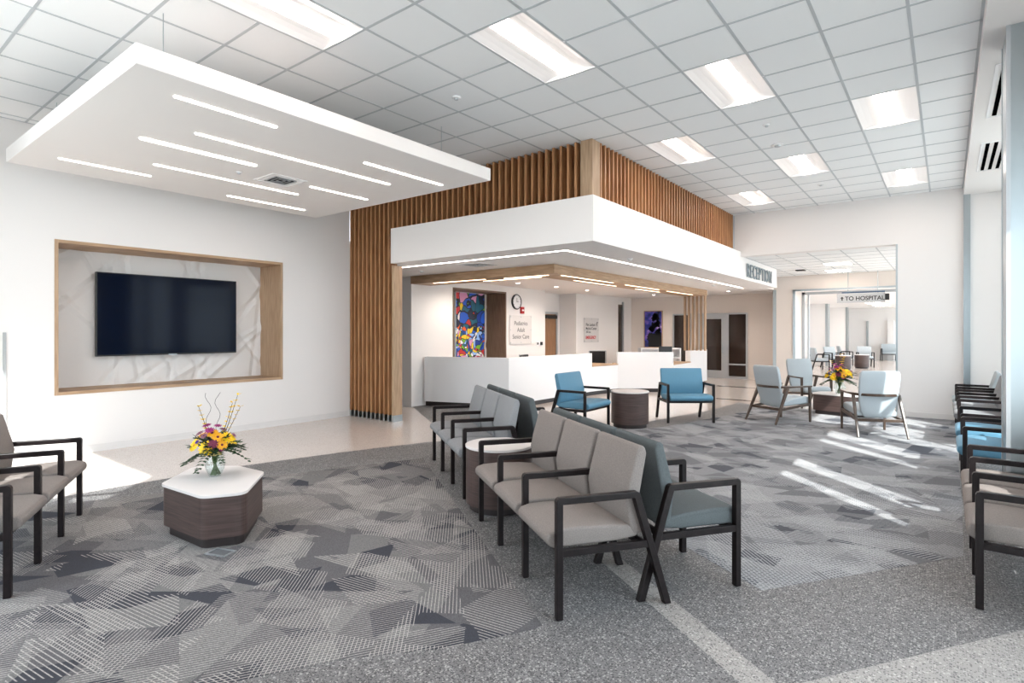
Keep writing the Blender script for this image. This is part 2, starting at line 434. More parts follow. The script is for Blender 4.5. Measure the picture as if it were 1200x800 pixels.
# main ceiling: tile sheet with holes where the troffers sit, and the grid below it
GX, GY, T = -3.9, 3.67, 0.6096
FIX = [(1, 0), (3, 3), (5, 6), (1, 6), (3, 9), (5, 12), (1, 12), (-1, -3), (-3, -6), (5, 0), (3, -3)]
holes = {(i, j + d) for i, j in FIX for d in (0, 1)}
mb = MB()
xs = [XW] + [GX + i * T for i in range(-8, 7)] + [0.237]; ys = [YB] + [GY + j * T for j in range(-7, 16)] + [13.05]
for a in range(len(xs) - 1):
    for b in range(len(ys) - 1):
        if (a - 9, b - 8) in holes: continue
        mb.hull([(xs[a], ys[b], H), (xs[a + 1], ys[b], H), (xs[a + 1], ys[b + 1], H), (xs[a], ys[b + 1], H)], [(0, 3, 2, 1)])
bmesh.ops.remove_doubles(mb.bm, verts=mb.bm.verts, dist=1e-5)
struct(mb.build('ceiling', 'tile'))
struct(box(-14.5, XR + 0.12, YB - 0.12, 40, 4.32, 4.45).build('ceiling_slab', 'paint_grey'))
mb = MB(); tw = 0.012
for a in range(1, len(xs) - 1):
    for b in range(len(ys) - 1):
        if (a - 10, b - 8) in holes and (a - 9, b - 8) in holes: continue
        mb.box(xs[a] - tw, xs[a] + tw, ys[b] + tw, ys[b + 1] - tw, H - 0.004, H)
for b in range(1, len(ys) - 1):
    for a in range(len(xs) - 1):
        if (a - 9, b - 9) in holes and (a - 9, b - 8) in holes: continue
        mb.box(xs[a] + tw if a else xs[a], xs[a + 1] + tw if a < len(xs) - 2 else xs[a + 1], ys[b] - tw, ys[b] + tw, H - 0.004, H)
mb.box(XW, XW + 0.02, YB, 6.65, H - 0.004, H); mb.box(0.215, 0.237, YB, 13.05, H - 0.004, H)
struct(mb.build('ceiling_grid', 'grid'))

# far wall with the big opening, header
mb = MB(); mb.box(-0.74, XR, 13.05, 13.30, 0, H); mb.box(-3.72, -0.74, 13.05, 13.30, 3.26, H)
struct(mb.build('wall_far', P))
struct(box(-0.74, XR, 13.035, 13.05, 0, 0.10).build('baseboard_far', 'baseboard'))
struct(MB().box(-0.765, -0.735, 13.04, 13.31, 0, 3.26).build('trim_2', 'steel'))
struct(MB().box(0.235, 0.33, 12.99, 13.05, 0.0, 4.04).build('trim_3', 'steel'))
# passage beyond
def grid_ceiling(name, x0, x1, y0, y1, z):
    mb = MB().box(x0, x1, y0, y1, z, z + 0.05)
    struct(mb.build(name, 'tile'))
    mb = MB(); k = 1
    while x0 + k * T < x1: mb.box(x0 + k * T - tw, x0 + k * T + tw, y0, y1, z - 0.004, z); k += 1
    k = 1
    while y0 + k * T < y1: mb.box(x0, x1, y0 + k * T - tw, y0 + k * T + tw, z - 0.0035, z); k += 1
    struct(mb.build(name + '_grid', 'grid'))
grid_ceiling('ceiling_passage', -4.15, XR, 13.30, 18.6, 3.262)
mb = MB(); mb.box(-4.15, -3.58, 18.6, 20.0, 0, 3.262); mb.box(-3.58, XR, 18.6, 18.85, 2.83, 3.262); mb.box(-0.25, XR, 18.6, 18.85, 0, 2.83)
struct(mb.build('wall_passage', 'paint_warm'))
struct(MB().box(-4.17, -4.08, 18.585, 18.66, 0, 2.87).build('trim_4', 'steel'))
struct(MB().box(-3.62, -3.55, 18.57, 18.62, 0, 2.83).box(-3.62, -0.25, 18.57, 18.6, 2.80, 2.85).build('trim_5', 'steel'))
# inner glazed frame of the passage
f = MB().box(-3.58, -3.5, 19.7, 19.78, 0, 2.83).box(-3.58, -0.3, 19.7, 19.78, 2.75, 2.83).box(-3.42, -3.37, 19.7, 19.78, 0, 2.75)
wf = struct(f.build('trim_6', 'alu'))
# waiting hall beyond
struct(MB().box(-5.3, XR, 20.0, 38, 2.9, 2.95).build('ceiling_hall', 'paint'))
struct(MB().box(-3.58, XR, 18.85, 20.0, 2.9, 2.95).build('ceiling_hall', 'paint'))
mb = MB(); mb.box(-5.3, -5.2, 20.1, 38, 0, 2.95); mb.box(-5.2, -4.45, 30, 30.5, 0, 2.9); mb.box(-5.2, -4.25, 35, 35.4, 0, 2.9); mb.box(-5.3, XR, 38, 38.2, 0, 2.95); mb.box(-2.6, -2.3, 37.8, 38, 0, 2.2)
struct(mb.build('wall_hall', P))
struct(MB().box(-4.46, -4.36, 29.98, 30.52, 0, 2.9).box(-4.26, -4.16, 34.98, 35.42, 0, 2.9).box(-3.6, -3.5, 37.9, 38, 0, 2.2).build('trim_7', 'steel'))

# reception: white soffit box and everything around it
mb = MB(); mb.box(-7.5, -3.58, 6.42, 6.86, 2.77, 3.365); mb.box(-11, -3.58, 6.86, 16.4, 2.77, 3.365)
bmesh.ops.remove_doubles(mb.bm, verts=mb.bm.verts, dist=1e-5)
struct(mb.build('ceiling_reception', 'canopy'))
struct(box(-11, -4.15, 16.4, 20.1, 2.87, 2.95).build('ceiling_reception_rear', 'paint'))
struct(box(-4.15, -3.58, 16.38, 16.4, 2.9, 3.26).build('trim_8', 'paint'))
# wall X=-8.95 with the art niche and the door recess
mb = MB(); a = XW - 0.75
mb.box(a, XW, 8.22, 9.5, 0, 2.77); mb.box(a, XW, 9.5, 11.5, 2.62, 2.77); mb.box(a, -9.6, 9.5, 11.5, 0, 2.62); mb.box(a, XW, 11.5, 13.3, 0, 2.77)
mb.box(a, -9.55, 13.3, 15.0, 0, 2.77); mb.box(a, XW, 15.0, 16.5, 0, 2.87); mb.box(a, -9.5, 16.5, 20.1, 0, 2.87)
struct(mb.build('wall_reception', 'paint'))
struct(box(-11, -9.7, 8.0, 8.22, 0, 2.77).build('wall_corridor', 'paint_grey'))
struct(box(-11.1, -11, 6.65, 8.22, 0, 2.77).build('wall_corridor_end', 'paint_grey'))
struct(box(-11.1, -9.7, 6.55, 6.65, 0, 4.18).build('wall_corridor_side', 'paint_grey'))
struct(box(-9.6, -8.93, 8.205, 8.22, 0, 2.77).build('trim_9', 'baseboard'))
# rear wall of the reception area
mb = MB(); mb.box(-9.5, XW + 5.37, 20.0, 20.2, 0, 2.9)
struct(mb.build('wall_reception_rear', 'paint_warm'))
struct(MB().box(-9.5, -9.49, 16.9, 17.2, 0, 2.6).box(-9.5, -9.49, 18.9, 19.2, 0, 2.6).build('trim_10', 'brownglass'))
struct(MB().box(-9.5, -9.44, 17.2, 17.26, 0, 2.7).box(-9.5, -9.44, 16.5, 16.56, 0, 2.7).box(-9.5, -9.44, 19.2, 19.26, 0, 2.7).build('trim_11', 'alu'))

# doors and dark interior windows of the rear wall
def framed(name, x0, x1, y, z1, frame, panes, extra=None):
    f = MB(); t = 0.05
    f.box(x0, x0 + t, y - 0.05, y, 0, z1).box(x1 - t, x1, y - 0.05, y, 0, z1).box(x0 + t, x1 - t, y - 0.05, y, z1 - t, z1).box(x0 + t, x1 - t, y - 0.05, y, 0, 0.08)
    if extra: f.box(x0 + t, x1 - t, y - 0.05, y, extra, extra + t)
    o = struct(f.build(name, frame)); 
    box(x0 + t, x1 - t, y - 0.02, y - 0.012, 0.08, z1 - t).build('pane', 'brownglass', o); return o
framed('window_20', -7.85, -7.2, 20.0, 2.24, 'alu', 1)
framed('window_21', -5.93, -5.27, 20.0, 2.24, 'alu', 1, 0.46)
d = struct(MB().box(-6.9, -6.82, 19.94, 20, 0, 2.24).box(-6.0, -5.93, 19.94, 20, 0, 2.24).box(-6.82, -6.0, 19.94, 20, 2.16, 2.24).box(-6.82, -6.7, 19.95, 19.99, 0, 2.16).box(-6.12, -6.0, 19.95, 19.99, 0, 2.16)
       .box(-6.7, -6.12, 19.95, 19.99, 0, 0.26).box(-6.7, -6.12, 19.95, 19.99, 2.04, 2.16).build('door_1', 'alu'))
box(-6.7, -6.12, 19.965, 19.975, 0.26, 2.04).build('pane', 'brownglass', d)
MB().tube([(-6.06, 19.94, 0.85), (-6.06, 19.88, 0.87), (-6.06, 19.88, 1.18), (-6.06, 19.94, 1.2)], 0.014).build('door_handle', 'steel', d)
# wooden door inside the recess
d = struct(box(-9.55, -9.5, 13.75, 14.7, 0, 2.13).build('door_2', 'wooddoor'))
MB().box(-9.55, -9.47, 13.68, 13.75, 0, 2.2).box(-9.55, -9.47, 14.7, 14.77, 0, 2.2).box(-9.55, -9.47, 13.68, 14.77, 2.13, 2.2).build('door_frame', 'alu', d)
MB().box(-9.5, -9.44, 14.1, 14.7, 2.0, 2.10).box(-9.44, -9.42, 14.2, 14.65, 1.99, 2.01).build('door_closer', 'black', d)
MB().tube([(-9.48, 13.83, 1.0), (-9.44, 13.83, 1.0), (-9.44, 13.95, 1.0)], 0.01).build('door_handle', 'steel', d)
# vertical guard on the left wall
struct(box(XW, XW + 0.02, 1.63, 1.66, 0.45, 1.59).build('trim_12', 'signgrey'))

# ------------------------------------------------------------ slatted wall
sw = thing('slat_wall', 'tall brown wood slat screen wrapping the reception, metal feet at its left column', 'slat wall', (XW, 6.65, 0))
mb = MB(); kick = MB(); pitch = 0.1205; x = XW + 0.03
k = 0
while x < -3.95:
    z0 = 0.0 if x < -7.74 else 3.366
    if z0 == 0.0: kick.box(x - 0.018, x + 0.018, 6.648, 6.84, 0, 0.115); z0 = 0.115
    mb.box(x - 0.017, x + 0.017, 6.65, 6.84, z0, H - 0.006); x += pitch; k += 1
y = 6.90
while y < 13.03:
    mb.box(-3.72, -3.90, y - 0.017, y + 0.017, 3.366, H - 0.006); y += pitch
mb.bm.verts.ensure_lookup_table()
o = mb.build('slats', 'slat'); o.parent = sw; o.location = (-XW, -6.65, 0)
def par(o, p, off): o.parent = p; o.location = (-off[0], -off[1], -off[2]); return o
so = (XW, 6.65, 0)
par(MB().box(-3.90, -3.72, 6.65, 6.86, 3.366, H - 0.006).build('corner_post', 'oak_v'), sw, so)
par(MB().box(-7.745, -7.70, 6.65, 6.855, 0.115, 2.77).build('end_panel', 'oak_v'), sw, so)
kick.box(-7.747, -7.698, 6.646, 6.857, 0, 0.115)
par(kick.build('metal_foot', 'steel'), sw, so)
par(MB().box(XW, -7.745, 6.842, 6.855, 0.0, 2.77).box(XW, -3.92, 6.842, 6.855, 3.366, H - 0.006).box(-3.92, -3.905, 6.855, 13.04, 3.366, H - 0.006).build('backing', 'slat_back'), sw, so)

# ------------------------------------------------------------ television niche
tn = thing('wall_niche', 'light oak framed niche lined with white sculpted panels around the television', 'wall niche', (XW, 3.7, 0.785))
no = (XW, 3.7, 0.785); t = 0.04
for b_, m_, n_ in (((2.13, 2.13 + t, 0.785, 2.78), 'oak_v', 'side_board'), ((5.27 - t, 5.27, 0.785, 2.78), 'oak_v', 'side_board'), ((2.13 + t, 5.27 - t, 0.785, 0.785 + t), 'oak', 'bottom_board'), ((2.13 + t, 5.27 - t, 2.78 - t, 2.78), 'oak', 'top_board')):
    par(box(X0, XW + 0.012, *b_).build(n_, m_), tn, no)
def relief(y0, y1, z0, z1, x, seed, name='sculpted_panel', n=19):
    rnd = random.Random(seed); lines = []
    for k in range(n):
        cy, cz = rnd.uniform(y0, y1), rnd.uniform(z0, z1); a = rnd.choice([rnd.uniform(0.5, 1.1), rnd.uniform(2.0, 2.6), rnd.uniform(1.4, 1.7)])
        lines.append((-sin(a), cos(a), -(-sin(a) * cy + cos(a) * cz), rnd.choice([-1, 1]) * rnd.uniform(0.016, 0.026)))
    ny = int((y1 - y0) / 0.014); nz = int((z1 - z0) / 0.014); bm = bmesh.new(); G = []
    for i in range(ny + 1):
        row = []
        for j in range(nz + 1):
            yy = y0 + (y1 - y0) * i / ny; zz = z0 + (z1 - z0) * j / nz
            h = sum(a * max(0, 1 - abs(p * yy + q * zz + r) / 0.065) for p, q, r, a in lines)
            row.append(bm.verts.new((x + max(-0.035, min(0.05, h)), yy, zz)))
        G.append(row)
    for i in range(ny):
        for j in range(nz): bm.faces.new((G[i][j], G[i + 1][j], G[i + 1][j + 1], G[i][j + 1]))
    m_ = MB(); m_.bm.free(); m_.bm = bm
    return m_.build(name, 'panel')
par(relief(2.17, 5.23, 0.825, 2.74, -9.6, 5), tn, no)
tv = thing('television', 'large flat black television mounted inside the oak wall niche', 'television', (-9.56, 3.735, 1.245))
vo = (-9.56, 3.735, 1.245)
par(MB().box(-9.55, -9.487, 2.735, 4.742, 1.245, 2.452).build('housing', 'black', bevel=0.004), tv, vo)
par(box(-9.4868, -9.485, 2.75, 4.727, 1.268, 2.438).build('screen', 'screen'), tv, vo)
par(box(-9.487, -9.482, 3.68, 3.80, 1.236, 1.256).build('badge', 'alu'), tv, vo)
par(MB().box(-9.60, -9.55, 3.4, 4.1, 1.6, 2.1).build('wall_mount', 'black'), tv, vo)

# ------------------------------------------------------------ suspended canopy
ca = thing('ceiling_canopy', 'white rectangular floating ceiling panel hung above the left seating', 'ceiling canopy', (-6.41, 3.52, 3.5))
co = (-6.41, 3.52, 3.5)
par(box(-8.30, -4.52, 1.54, 5.49, 3.5, 3.652).build('panel', 'canopy', bevel=0.003, seg=1), ca, co)
mb = MB()
for x in (-7.9, -5.0):
    for y in (1.9, 5.1): par(MB().tube([(x, y, 3.65), (x, y, 4.179)], 0.004).build('hanger_rod', 'steel'), ca, co)
def linear(x, y0, y1, z, label, wd=0.045, m='strip', group='linear lights set in the floating canopy'):
    t_ = thing('linear_light', label, 'light', (x, (y0 + y1) / 2, z), 0, group)
    L = (y1 - y0) / 2
    MB().box(-wd / 2 - 0.006, wd / 2 + 0.006, -L - 0.006, L + 0.006, -0.0015, 0.0).build('rim', 'gloss_white', t_)
    n = 8; pts = [(wd / 2 * cos(a), L - wd / 2 + wd / 2 * sin(a)) for a in [pi * k / n for k in range(n + 1)]] + [(-wd / 2 * cos(a), -L + wd / 2 - wd / 2 * sin(a)) for a in [pi * k / n for k in range(n + 1)]]
    MB().prism(pts, -0.006, -0.0016).build('diffuser', m, t_)
CL = [(-7.65, 1.855, 2.77, 'leftmost short strip light nearest the television wall in the canopy', 0.045),
      (-6.22, 2.15, 3.34, 'brightest thick strip light in the middle of the canopy', 0.08),
      (-7.08, 2.59, 4.40, 'long strip light just left of the square vent in the canopy', 0.045),
      (-7.90, 3.82, 5.03, 'short strip light at the far edge of the canopy beside the television wall', 0.045),
      (-5.66, 2.43, 4.83, 'longest strip light of the canopy, right of the square vent', 0.045),
      (-6.56, 4.25, 5.18, 'short strip light behind the square vent in the canopy', 0.045),
      (-5.15, 4.02, 5.27, 'strip light nearest the right far corner of the canopy', 0.045),
      (-4.90, 1.94, 2.83, 'strip light nearest the front right edge of the canopy', 0.045)]
for x, a, b, lab, wd in CL: linear(x, a, b, 3.5, lab, wd)
def vent(cx, cy, z, s, label, name='ceiling_vent', slots=4):
    v = thing(name, label, 'vent', (cx, cy, z))
    MB().box(-s, s, -s, -s + 0.03, -0.008, 0).box(-s, s, s - 0.03, s, -0.008, 0).box(-s, -s + 0.03, -s + 0.03, s - 0.03, -0.008, 0).box(s - 0.03, s, -s + 0.03, s - 0.03, -0.008, 0).build('frame', 'gloss_white', v)
    mb = MB()
    for k in range(1, 4):
        q = s * k / 5; mb.box(-q, q, -q, -q + 0.012, -0.012, -0.004).box(-q, q, q - 0.012, q, -0.012, -0.004).box(-q, -q + 0.012, -q, q, -0.012, -0.004).box(q - 0.012, q, -q, q, -0.012, -0.004)
    mb.build('louvres', 'alu', v)
    box(-s * 0.62, s * 0.62, -s * 0.62, s * 0.62, -0.003, -0.001).build('duct_opening', 'void', v)
    MB().box(-s + 0.03, s - 0.03, -s + 0.03, -s * 0.62, -0.004, 0).box(-s + 0.03, s - 0.03, s * 0.62, s - 0.03, -0.004, 0).box(-s + 0.03, -s * 0.62, -s * 0.62, s * 0.62, -0.004, 0).box(s * 0.62, s - 0.03, -s * 0.62, s * 0.62, -0.004, 0).build('face_plate', 'gloss_white', v)
vent(-6.58, 3.85, 3.5, 0.23, 'square air vent in the underside of the floating canopy')
vent(-6.45, 7.48, 2.77, 0.25, 'square air vent in the white ceiling over the reception desk')

def detector(x, y, z, r, label, cat='detector', m='gloss_white'):
    d_ = thing('ceiling_detector', label, cat, (x, y, z))
    MB().lathe([(0, 0), (r, 0), (r, -0.008), (r * 0.85, -0.016), (0, -0.016)], n=24).build('base', m, d_, smooth=False)
    MB().lathe([(0, -0.016), (r * 0.5, -0.016), (r * 0.42, -0.03), (0, -0.032)], n=20).build('sensor', 'alu', d_)
detector(-4.25, 4.57, H, 0.05, 'small round sprinkler cover on the ceiling tiles beyond the canopy corner')
detector(-1.77, 7.56, H, 0.045, 'small round sprinkler on the ceiling in front of the larger smoke detector')
detector(-1.84, 8.47, H, 0.085, 'larger round white smoke detector on the main ceiling')
detector(-1.74, 11.21, H, 0.05, 'small round sprinkler farthest back on the main ceiling')
detector(-6.62, 3.34, 3.5, 0.035, 'tiny round sprinkler in the underside of the floating canopy')
detector(-7.99, 7.60, 2.77, 0.05, 'small round sprinkler near the slat column in the reception ceiling')
detector(-4.00, 8.37, 2.77, 0.05, 'small round sprinkler at the near corner of the reception ceiling outside the oak beam')
detector(-4.62, 14.43, 2.77, 0.05, 'small round sprinkler at the far end of the reception ceiling')

# troffer lights
def troffer(i, j, label):
    x0, y0 = GX + i * T + tw, GY + j * T + tw; wx, wy = T - 2 * tw, 2 * T - 2 * tw
    t_ = thing('ceiling_light', label, 'light', (x0 + wx / 2, y0 + wy / 2, H), 0, 'recessed lights of the main tiled ceiling')
    a, b = wx / 2, wy / 2; c = 0.10
    # side wings curve up to the bright centre
    mb = MB()
    for s in (-1, 1):
        pr = [(a, 0.0), (a * 0.8, 0.018), (a * 0.6, 0.03), (c, 0.035)]
        for (u, z), (u2, z2) in zip(pr, pr[1:]):
            mb.hull([(s * u, -b, z), (s * u, b, z), (s * u2, b, z2), (s * u2, -b, z2)], [(0, 1, 2, 3)])
        mb.hull([(-a, s * b, 0), (a, s * b, 0), (a, s * b, 0.06), (-a, s * b, 0.06)], [(0, 1, 2, 3)])
        mb.hull([(s * (a + tw), -b - tw, 0.0), (s * (a + tw), b + tw, 0.0), (s * a, b, 0.0), (s * a, -b, 0.0)], [(0, 1, 2, 3)])
        mb.hull([(-a - tw, s * (b + tw), 0.0), (a + tw, s * (b + tw), 0.0), (a, s * b, 0.0), (-a, s * b, 0.0)], [(0, 1, 2, 3)])
    mb.hull([(-a, -b, 0.06), (a, -b, 0.06), (a, b, 0.06), (-a, b, 0.06)], [(0, 1, 2, 3)])
    mb.build('housing', 'gloss_white', t_)
    pts = [(c * cos(pi - pi * k / 8), 0.034 - 0.022 * sin(pi * k / 8)) for k in range(9)]
    mb = MB()
    for (u, z), (u2, z2) in zip(pts, pts[1:]):
        mb.hull([(u, -b + 0.005, z), (u, b - 0.005, z), (u2, b - 0.005, z2), (u2, -b + 0.005, z2)], [(0, 1, 2, 3)])
    mb.build('diffuser', 'lamp', t_, smooth=True)
FL = {(1, 0): 'largest recessed light near the top centre of the ceiling', (3, 3): 'recessed light second from the top in the row running towards the right windows',
      (5, 6): 'recessed light nearest the right window soffit, third of the diagonal row', (1, 6): 'recessed light right above the corner of the slat wall',
      (3, 9): 'recessed light beside the larger smoke detector', (5, 12): 'recessed light farthest back near the right window soffit', (1, 12): 'recessed light farthest back beside the slat wall',
      (-1, -3): 'recessed light right over the front edge of the floating canopy', (-3, -6): 'recessed light at the top left corner of the photo',
      (5, 0): 'recessed light high over the right front, outside the picture', (3, -3): 'recessed light behind the viewer, outside the picture'}
for k in FIX: troffer(k[0], k[1], FL[k])

# window soffit vents
for n_, (yy, lab) in enumerate(((7.65, 'slotted air vent of the window soffit, partly behind the steel column'), (10.4, 'slotted air vent of the window soffit farther back, four dark slots'))):
    v = thing('slot_vent', lab, 'vent', (0.52, yy, 4.04))
    MB().box(-0.17, 0.25, -0.82, -0.79, -0.006, 0).box(-0.17, 0.25, 0.79, 0.82, -0.006, 0).box(-0.17, -0.14, -0.79, 0.79, -0.006, 0).box(0.22, 0.25, -0.79, 0.79, -0.006, 0).build('frame', 'gloss_white', v)
    mb = MB()
    for q in range(4): mb.box(-0.12 + q * 0.085, -0.08 + q * 0.085, -0.78, 0.78, -0.003, -0.001)
    mb.build('slots', 'void', v)

# passage ceiling fittings
for x, y, lab in ((-2.1, 15.9, 'small recessed light in the passage ceiling nearer the header'), (-2.33, 17.7, 'small recessed light in the passage ceiling nearer the hospital sign')):
    t_ = thing('passage_light', lab, 'light', (x, y, 3.262))
    box(-0.32, 0.32, -0.32, 0.32, -0.008, 0).build('frame', 'gloss_white', t_)
    box(-0.27, 0.27, -0.27, 0.27, -0.011, -0.0082).build('diffuser', 'lamp', t_)
t_ = thing('ceiling_speaker', 'small black square fitting in the passage ceiling', 'speaker', (-3.1, 16.9, 3.262))
box(-0.11, 0.11, -0.11, 0.11, -0.03, 0).build('body', 'black', t_, bevel=0.004)

# reception ceiling: perimeter light strip, oak beam with strips, downlights
t_ = thing('perimeter_light', 'thin bright light line following the edge of the white reception ceiling', 'light', (-4.31, 6.95, 2.77))
MB().box(-4.2, 0.02, -0.02, 0.02, -0.004, -0.0005).box(-0.02, 0.02, 0.02, 8.8, -0.004, -0.0005).build('diffuser', 'strip', t_)
bmw = thing('oak_beam_frame', 'oak box beam frame under the reception ceiling ending in a screen of posts', 'beam', (-5.33, 8.2, 2.6))
bo = (-5.33, 8.2, 2.6)
par(MB().prism([(XW, 8.2), (-5.33, 8.2), (-5.33, 16.1), (-5.93, 16.1), (-5.93, 8.8), (XW, 8.8)], 2.61, 2.77).build('beam', 'oak', bevel=0.003, seg=1), bmw, bo)
for q in range(6):
    x = -5.35 - q * 0.115
    par(box(x - 0.035, x, 15.98, 16.1, 1.061, 2.61).build('post', 'oak_v'), bmw, bo)
mb = MB()
for (a, b, c_, d_) in ((-8.4, -7.0, 8.33, 8.356), (-7.3, -5.9, 8.63, 8.656), (-6.6, -5.6, 8.41, 8.436)): mb.box(a, b, c_, d_, 2.604, 2.61)
for (x, a, b) in ((-5.44, 8.6, 10.6), (-5.78, 9.6, 11.4), (-5.46, 11.2, 13.0), (-5.78, 12.4, 13.8), (-5.5, 13.6, 15.4)): mb.box(x - 0.013, x + 0.013, a, b, 2.606, 2.61)
par(mb.build('light_strips', 'warmstrip'), bmw, bo)
for x, y, lab in ((-8.12, 10.9, 'downlight in front of the wall clock'), (-8.03, 12.45, 'downlight in front of the wooden door recess'), (-8.0, 14.0, 'downlight in front of the emergency sign wall'),
                  (-7.2, 17.3, 'downlight before the dark rear windows'), (-8.2, 9.2, 'downlight nearest the colourful painting'), (-6.6, 10.4, 'added downlight right of the clock inside the oak beam'),
                  (-6.6, 12.6, 'added middle downlight over the desk inside the oak beam'), (-6.7, 14.8, 'added far downlight over the desk inside the oak beam'), (-5.4, 18.3, 'downlight before the glazed rear door'), (-8.0, 18.6, 'downlight in front of the tree picture')):  # list includes extra downlights added to brighten the dark reception
    zc = 2.77 if y < 16.4 else 2.87
    dl = thing('downlight', lab, 'light', (x, y, zc), 0, 'round downlights in the reception ceiling')
    MB().lathe([(0.075, 0), (0.075, -0.006), (0.055, -0.006), (0.055, 0)], n=24).build('trim_ring', 'gloss_white', dl)
    MB().lathe([(0, -0.003), (0.054, -0.003), (0.054, -0.001), (0, -0.001)], n=24).build('lens', 'lamp', dl)
    ld = bpy.data.lights.new('downlight_lamp', 'SPOT'); ld.energy = DOWN; ld.spot_size = R(150); ld.spot_blend = 0.8; ld.shadow_soft_size = 0.05; ld.color = (1.0, 0.88, 0.78)
    lo = bpy.data.objects.new('downlight_lamp', ld); COL.objects.link(lo); lo.parent = dl; lo.location = (0, 0, -0.02)
for k, y in enumerate((21.5, 24.5, 27.5, 30.5, 33.5)):  # glowing panels added to brighten the hall beyond the passage
    t_ = thing('added_hall_light', 'ceiling panel added to brighten the hall, %s from the passage' % ('first', 'second', 'third', 'fourth', 'fifth')[k], 'light', (-2.6, y, 2.9), 0, 'added fill panels of the bright hall')
    box(-0.32, 0.32, -0.62, 0.62, -0.008, 0).build('frame', 'gloss_white', t_)
    box(-0.27, 0.27, -0.57, 0.57, -0.011, -0.0082).build('diffuser', 'lamp', t_)

# ------------------------------------------------------------ reception niche, painting, clock, signs
an = thing('art_niche', 'wood lined recess with white sculpted back behind the colourful painting', 'wall niche', (XW, 10.5, 0))
ao = (XW, 10.5, 0)
par(MB().box(-9.6, XW + 0.01, 9.5, 9.54, 0, 2.62).box(-9.6, XW + 0.01, 11.46, 11.5, 0, 2.62).box(-9.6, XW + 0.01, 9.54, 11.46, 2.58, 2.62).build('wood_lining', wood('brown_lining', (104, 82, 66), (128, 104, 86), (16, 16, 1), 0.5)), an, ao)
par(relief(9.54, 11.46, 0.0, 2.58, -9.575, 12, n=14), an, ao)

def painting_mat():
    m = mat('abstract_paint', (40, 80, 160), 0.5)
    t = NT(m); p = t.pos()
    nz = t.n('ShaderNodeTexNoise', {'Vector': p, 'Scale': 2.6, 'Detail': 1.0})
    off = t.n('ShaderNodeVectorMath', {0: nz.outputs['Color'], 1: (0.5, 0.5, 0.5)}, operation='MULTIPLY')
    wp = t.n('ShaderNodeVectorMath', {0: p, 1: off.outputs[0]}, operation='ADD')
    out = None
    for sc, seed in ((4.0, 0.0), (9.0, 3.1)):
        q = t.n('ShaderNodeVectorMath', {0: wp.outputs[0], 1: (seed, seed, seed)}, operation='ADD')
        v = t.n('ShaderNodeTexVoronoi', {'Vector': q.outputs[0], 'Scale': sc})
        e = t.n('ShaderNodeTexVoronoi', {'Vector': q.outputs[0], 'Scale': sc}, feature='DISTANCE_TO_EDGE')
        cs = t.n('ShaderNodeSeparateColor', {0: v.outputs['Color']})
        r = t.n('ShaderNodeValToRGB', {0: cs.outputs[0]}); r.color_ramp.interpolation = 'CONSTANT'
        cols = [(20, 60, 150), (12, 92, 116), (230, 90, 30), (240, 205, 30), (150, 190, 240), (20, 30, 60), (235, 235, 235), (200, 40, 40), (120, 180, 40), (30, 90, 200), (220, 150, 190)]
        el = r.color_ramp.elements
        while len(el) < len(cols): el.new(0.5)
        for k, c in enumerate(cols): el[k].position = k / len(cols); el[k].color = srgb(*c)
        line = t.m('LESS_THAN', e.outputs['Distance'], 0.05)
        c_ = t.mix(line, r.outputs[0], srgb(14, 18, 34))
        if out is None: out = c_
        else:
            sel = t.n('ShaderNodeTexNoise', {'Vector': p, 'Scale': 3.0})
            sz = t.n('ShaderNodeSeparateXYZ', {0: p})
            low = t.m('LESS_THAN', t.m('ADD', sz.outputs[2], t.m('MULTIPLY', sel.outputs[0], 0.4)), 0.95)
            out = t.mix(low, out, c_)
    t.put(t.b.inputs['Base Color'], out)
    return m
pa = thing('abstract_painting', 'tall multicoloured abstract painting hanging in the wood lined recess', 'painting', (-9.495, 10.72, 0.95))
MB().box(-0.015, 0.015, -0.545, 0.545, 0, 1.62).build('canvas', painting_mat(), pa)
MB().box(-0.02, 0.02, -0.56, -0.545, -0.01, 1.63).box(-0.02, 0.02, 0.545, 0.56, -0.01, 1.63).box(-0.02, 0.02, -0.545, 0.545, 1.62, 1.63).box(-0.02, 0.02, -0.545, 0.545, -0.01, 0).build('frame', 'alu', pa)

ck = thing('wall_clock', 'round black rimmed wall clock above the white sign', 'clock', (XW, 11.92, 2.385), 0)
def xlathe(prof, n=36):
    mb = MB().lathe(prof, n=n); bmesh.ops.rotate(mb.bm, verts=mb.bm.verts, cent=(0, 0, 0), matrix=Matrix.Rotation(R(90), 3, 'Y')); return mb
xlathe([(0, 0), (0.20, 0), (0.205, 0.03), (0.19, 0.05), (0.178, 0.05), (0.176, 0.03), (0, 0.03)]).build('rim', 'black', ck)
xlathe([(0, 0.03), (0.176, 0.03), (0.176, 0.034), (0, 0.034)]).build('dial', 'gloss_white', ck)
MB().box(0.035, 0.038, -0.006, 0.006, -0.01, 0.10).box(0.035, 0.038, -0.01, 0.07, -0.005, 0.006).build('hands', 'black', ck)
mb = MB()
for k in range(12):
    a = k * pi / 6; mb.bar((0.036, 0.14 * sin(a), 0.14 * cos(a)), (0.036, 0.165 * sin(a), 0.165 * cos(a)), 0.003, 0.008); mb.build('hour_mark', 'black', ck); mb = MB()
fa = thing('fire_alarm', 'small red fire alarm box above the left white wall sign', 'alarm', (XW, 12.17, 2.17))
box(0, 0.05, -0.07, 0.07, -0.09, 0.09).build('body', 'red', fa, bevel=0.008)
box(0.05, 0.055, -0.045, 0.045, -0.02, 0.02).build('strobe', 'gloss_white', fa)
RX = (R(90), 0, R(90))
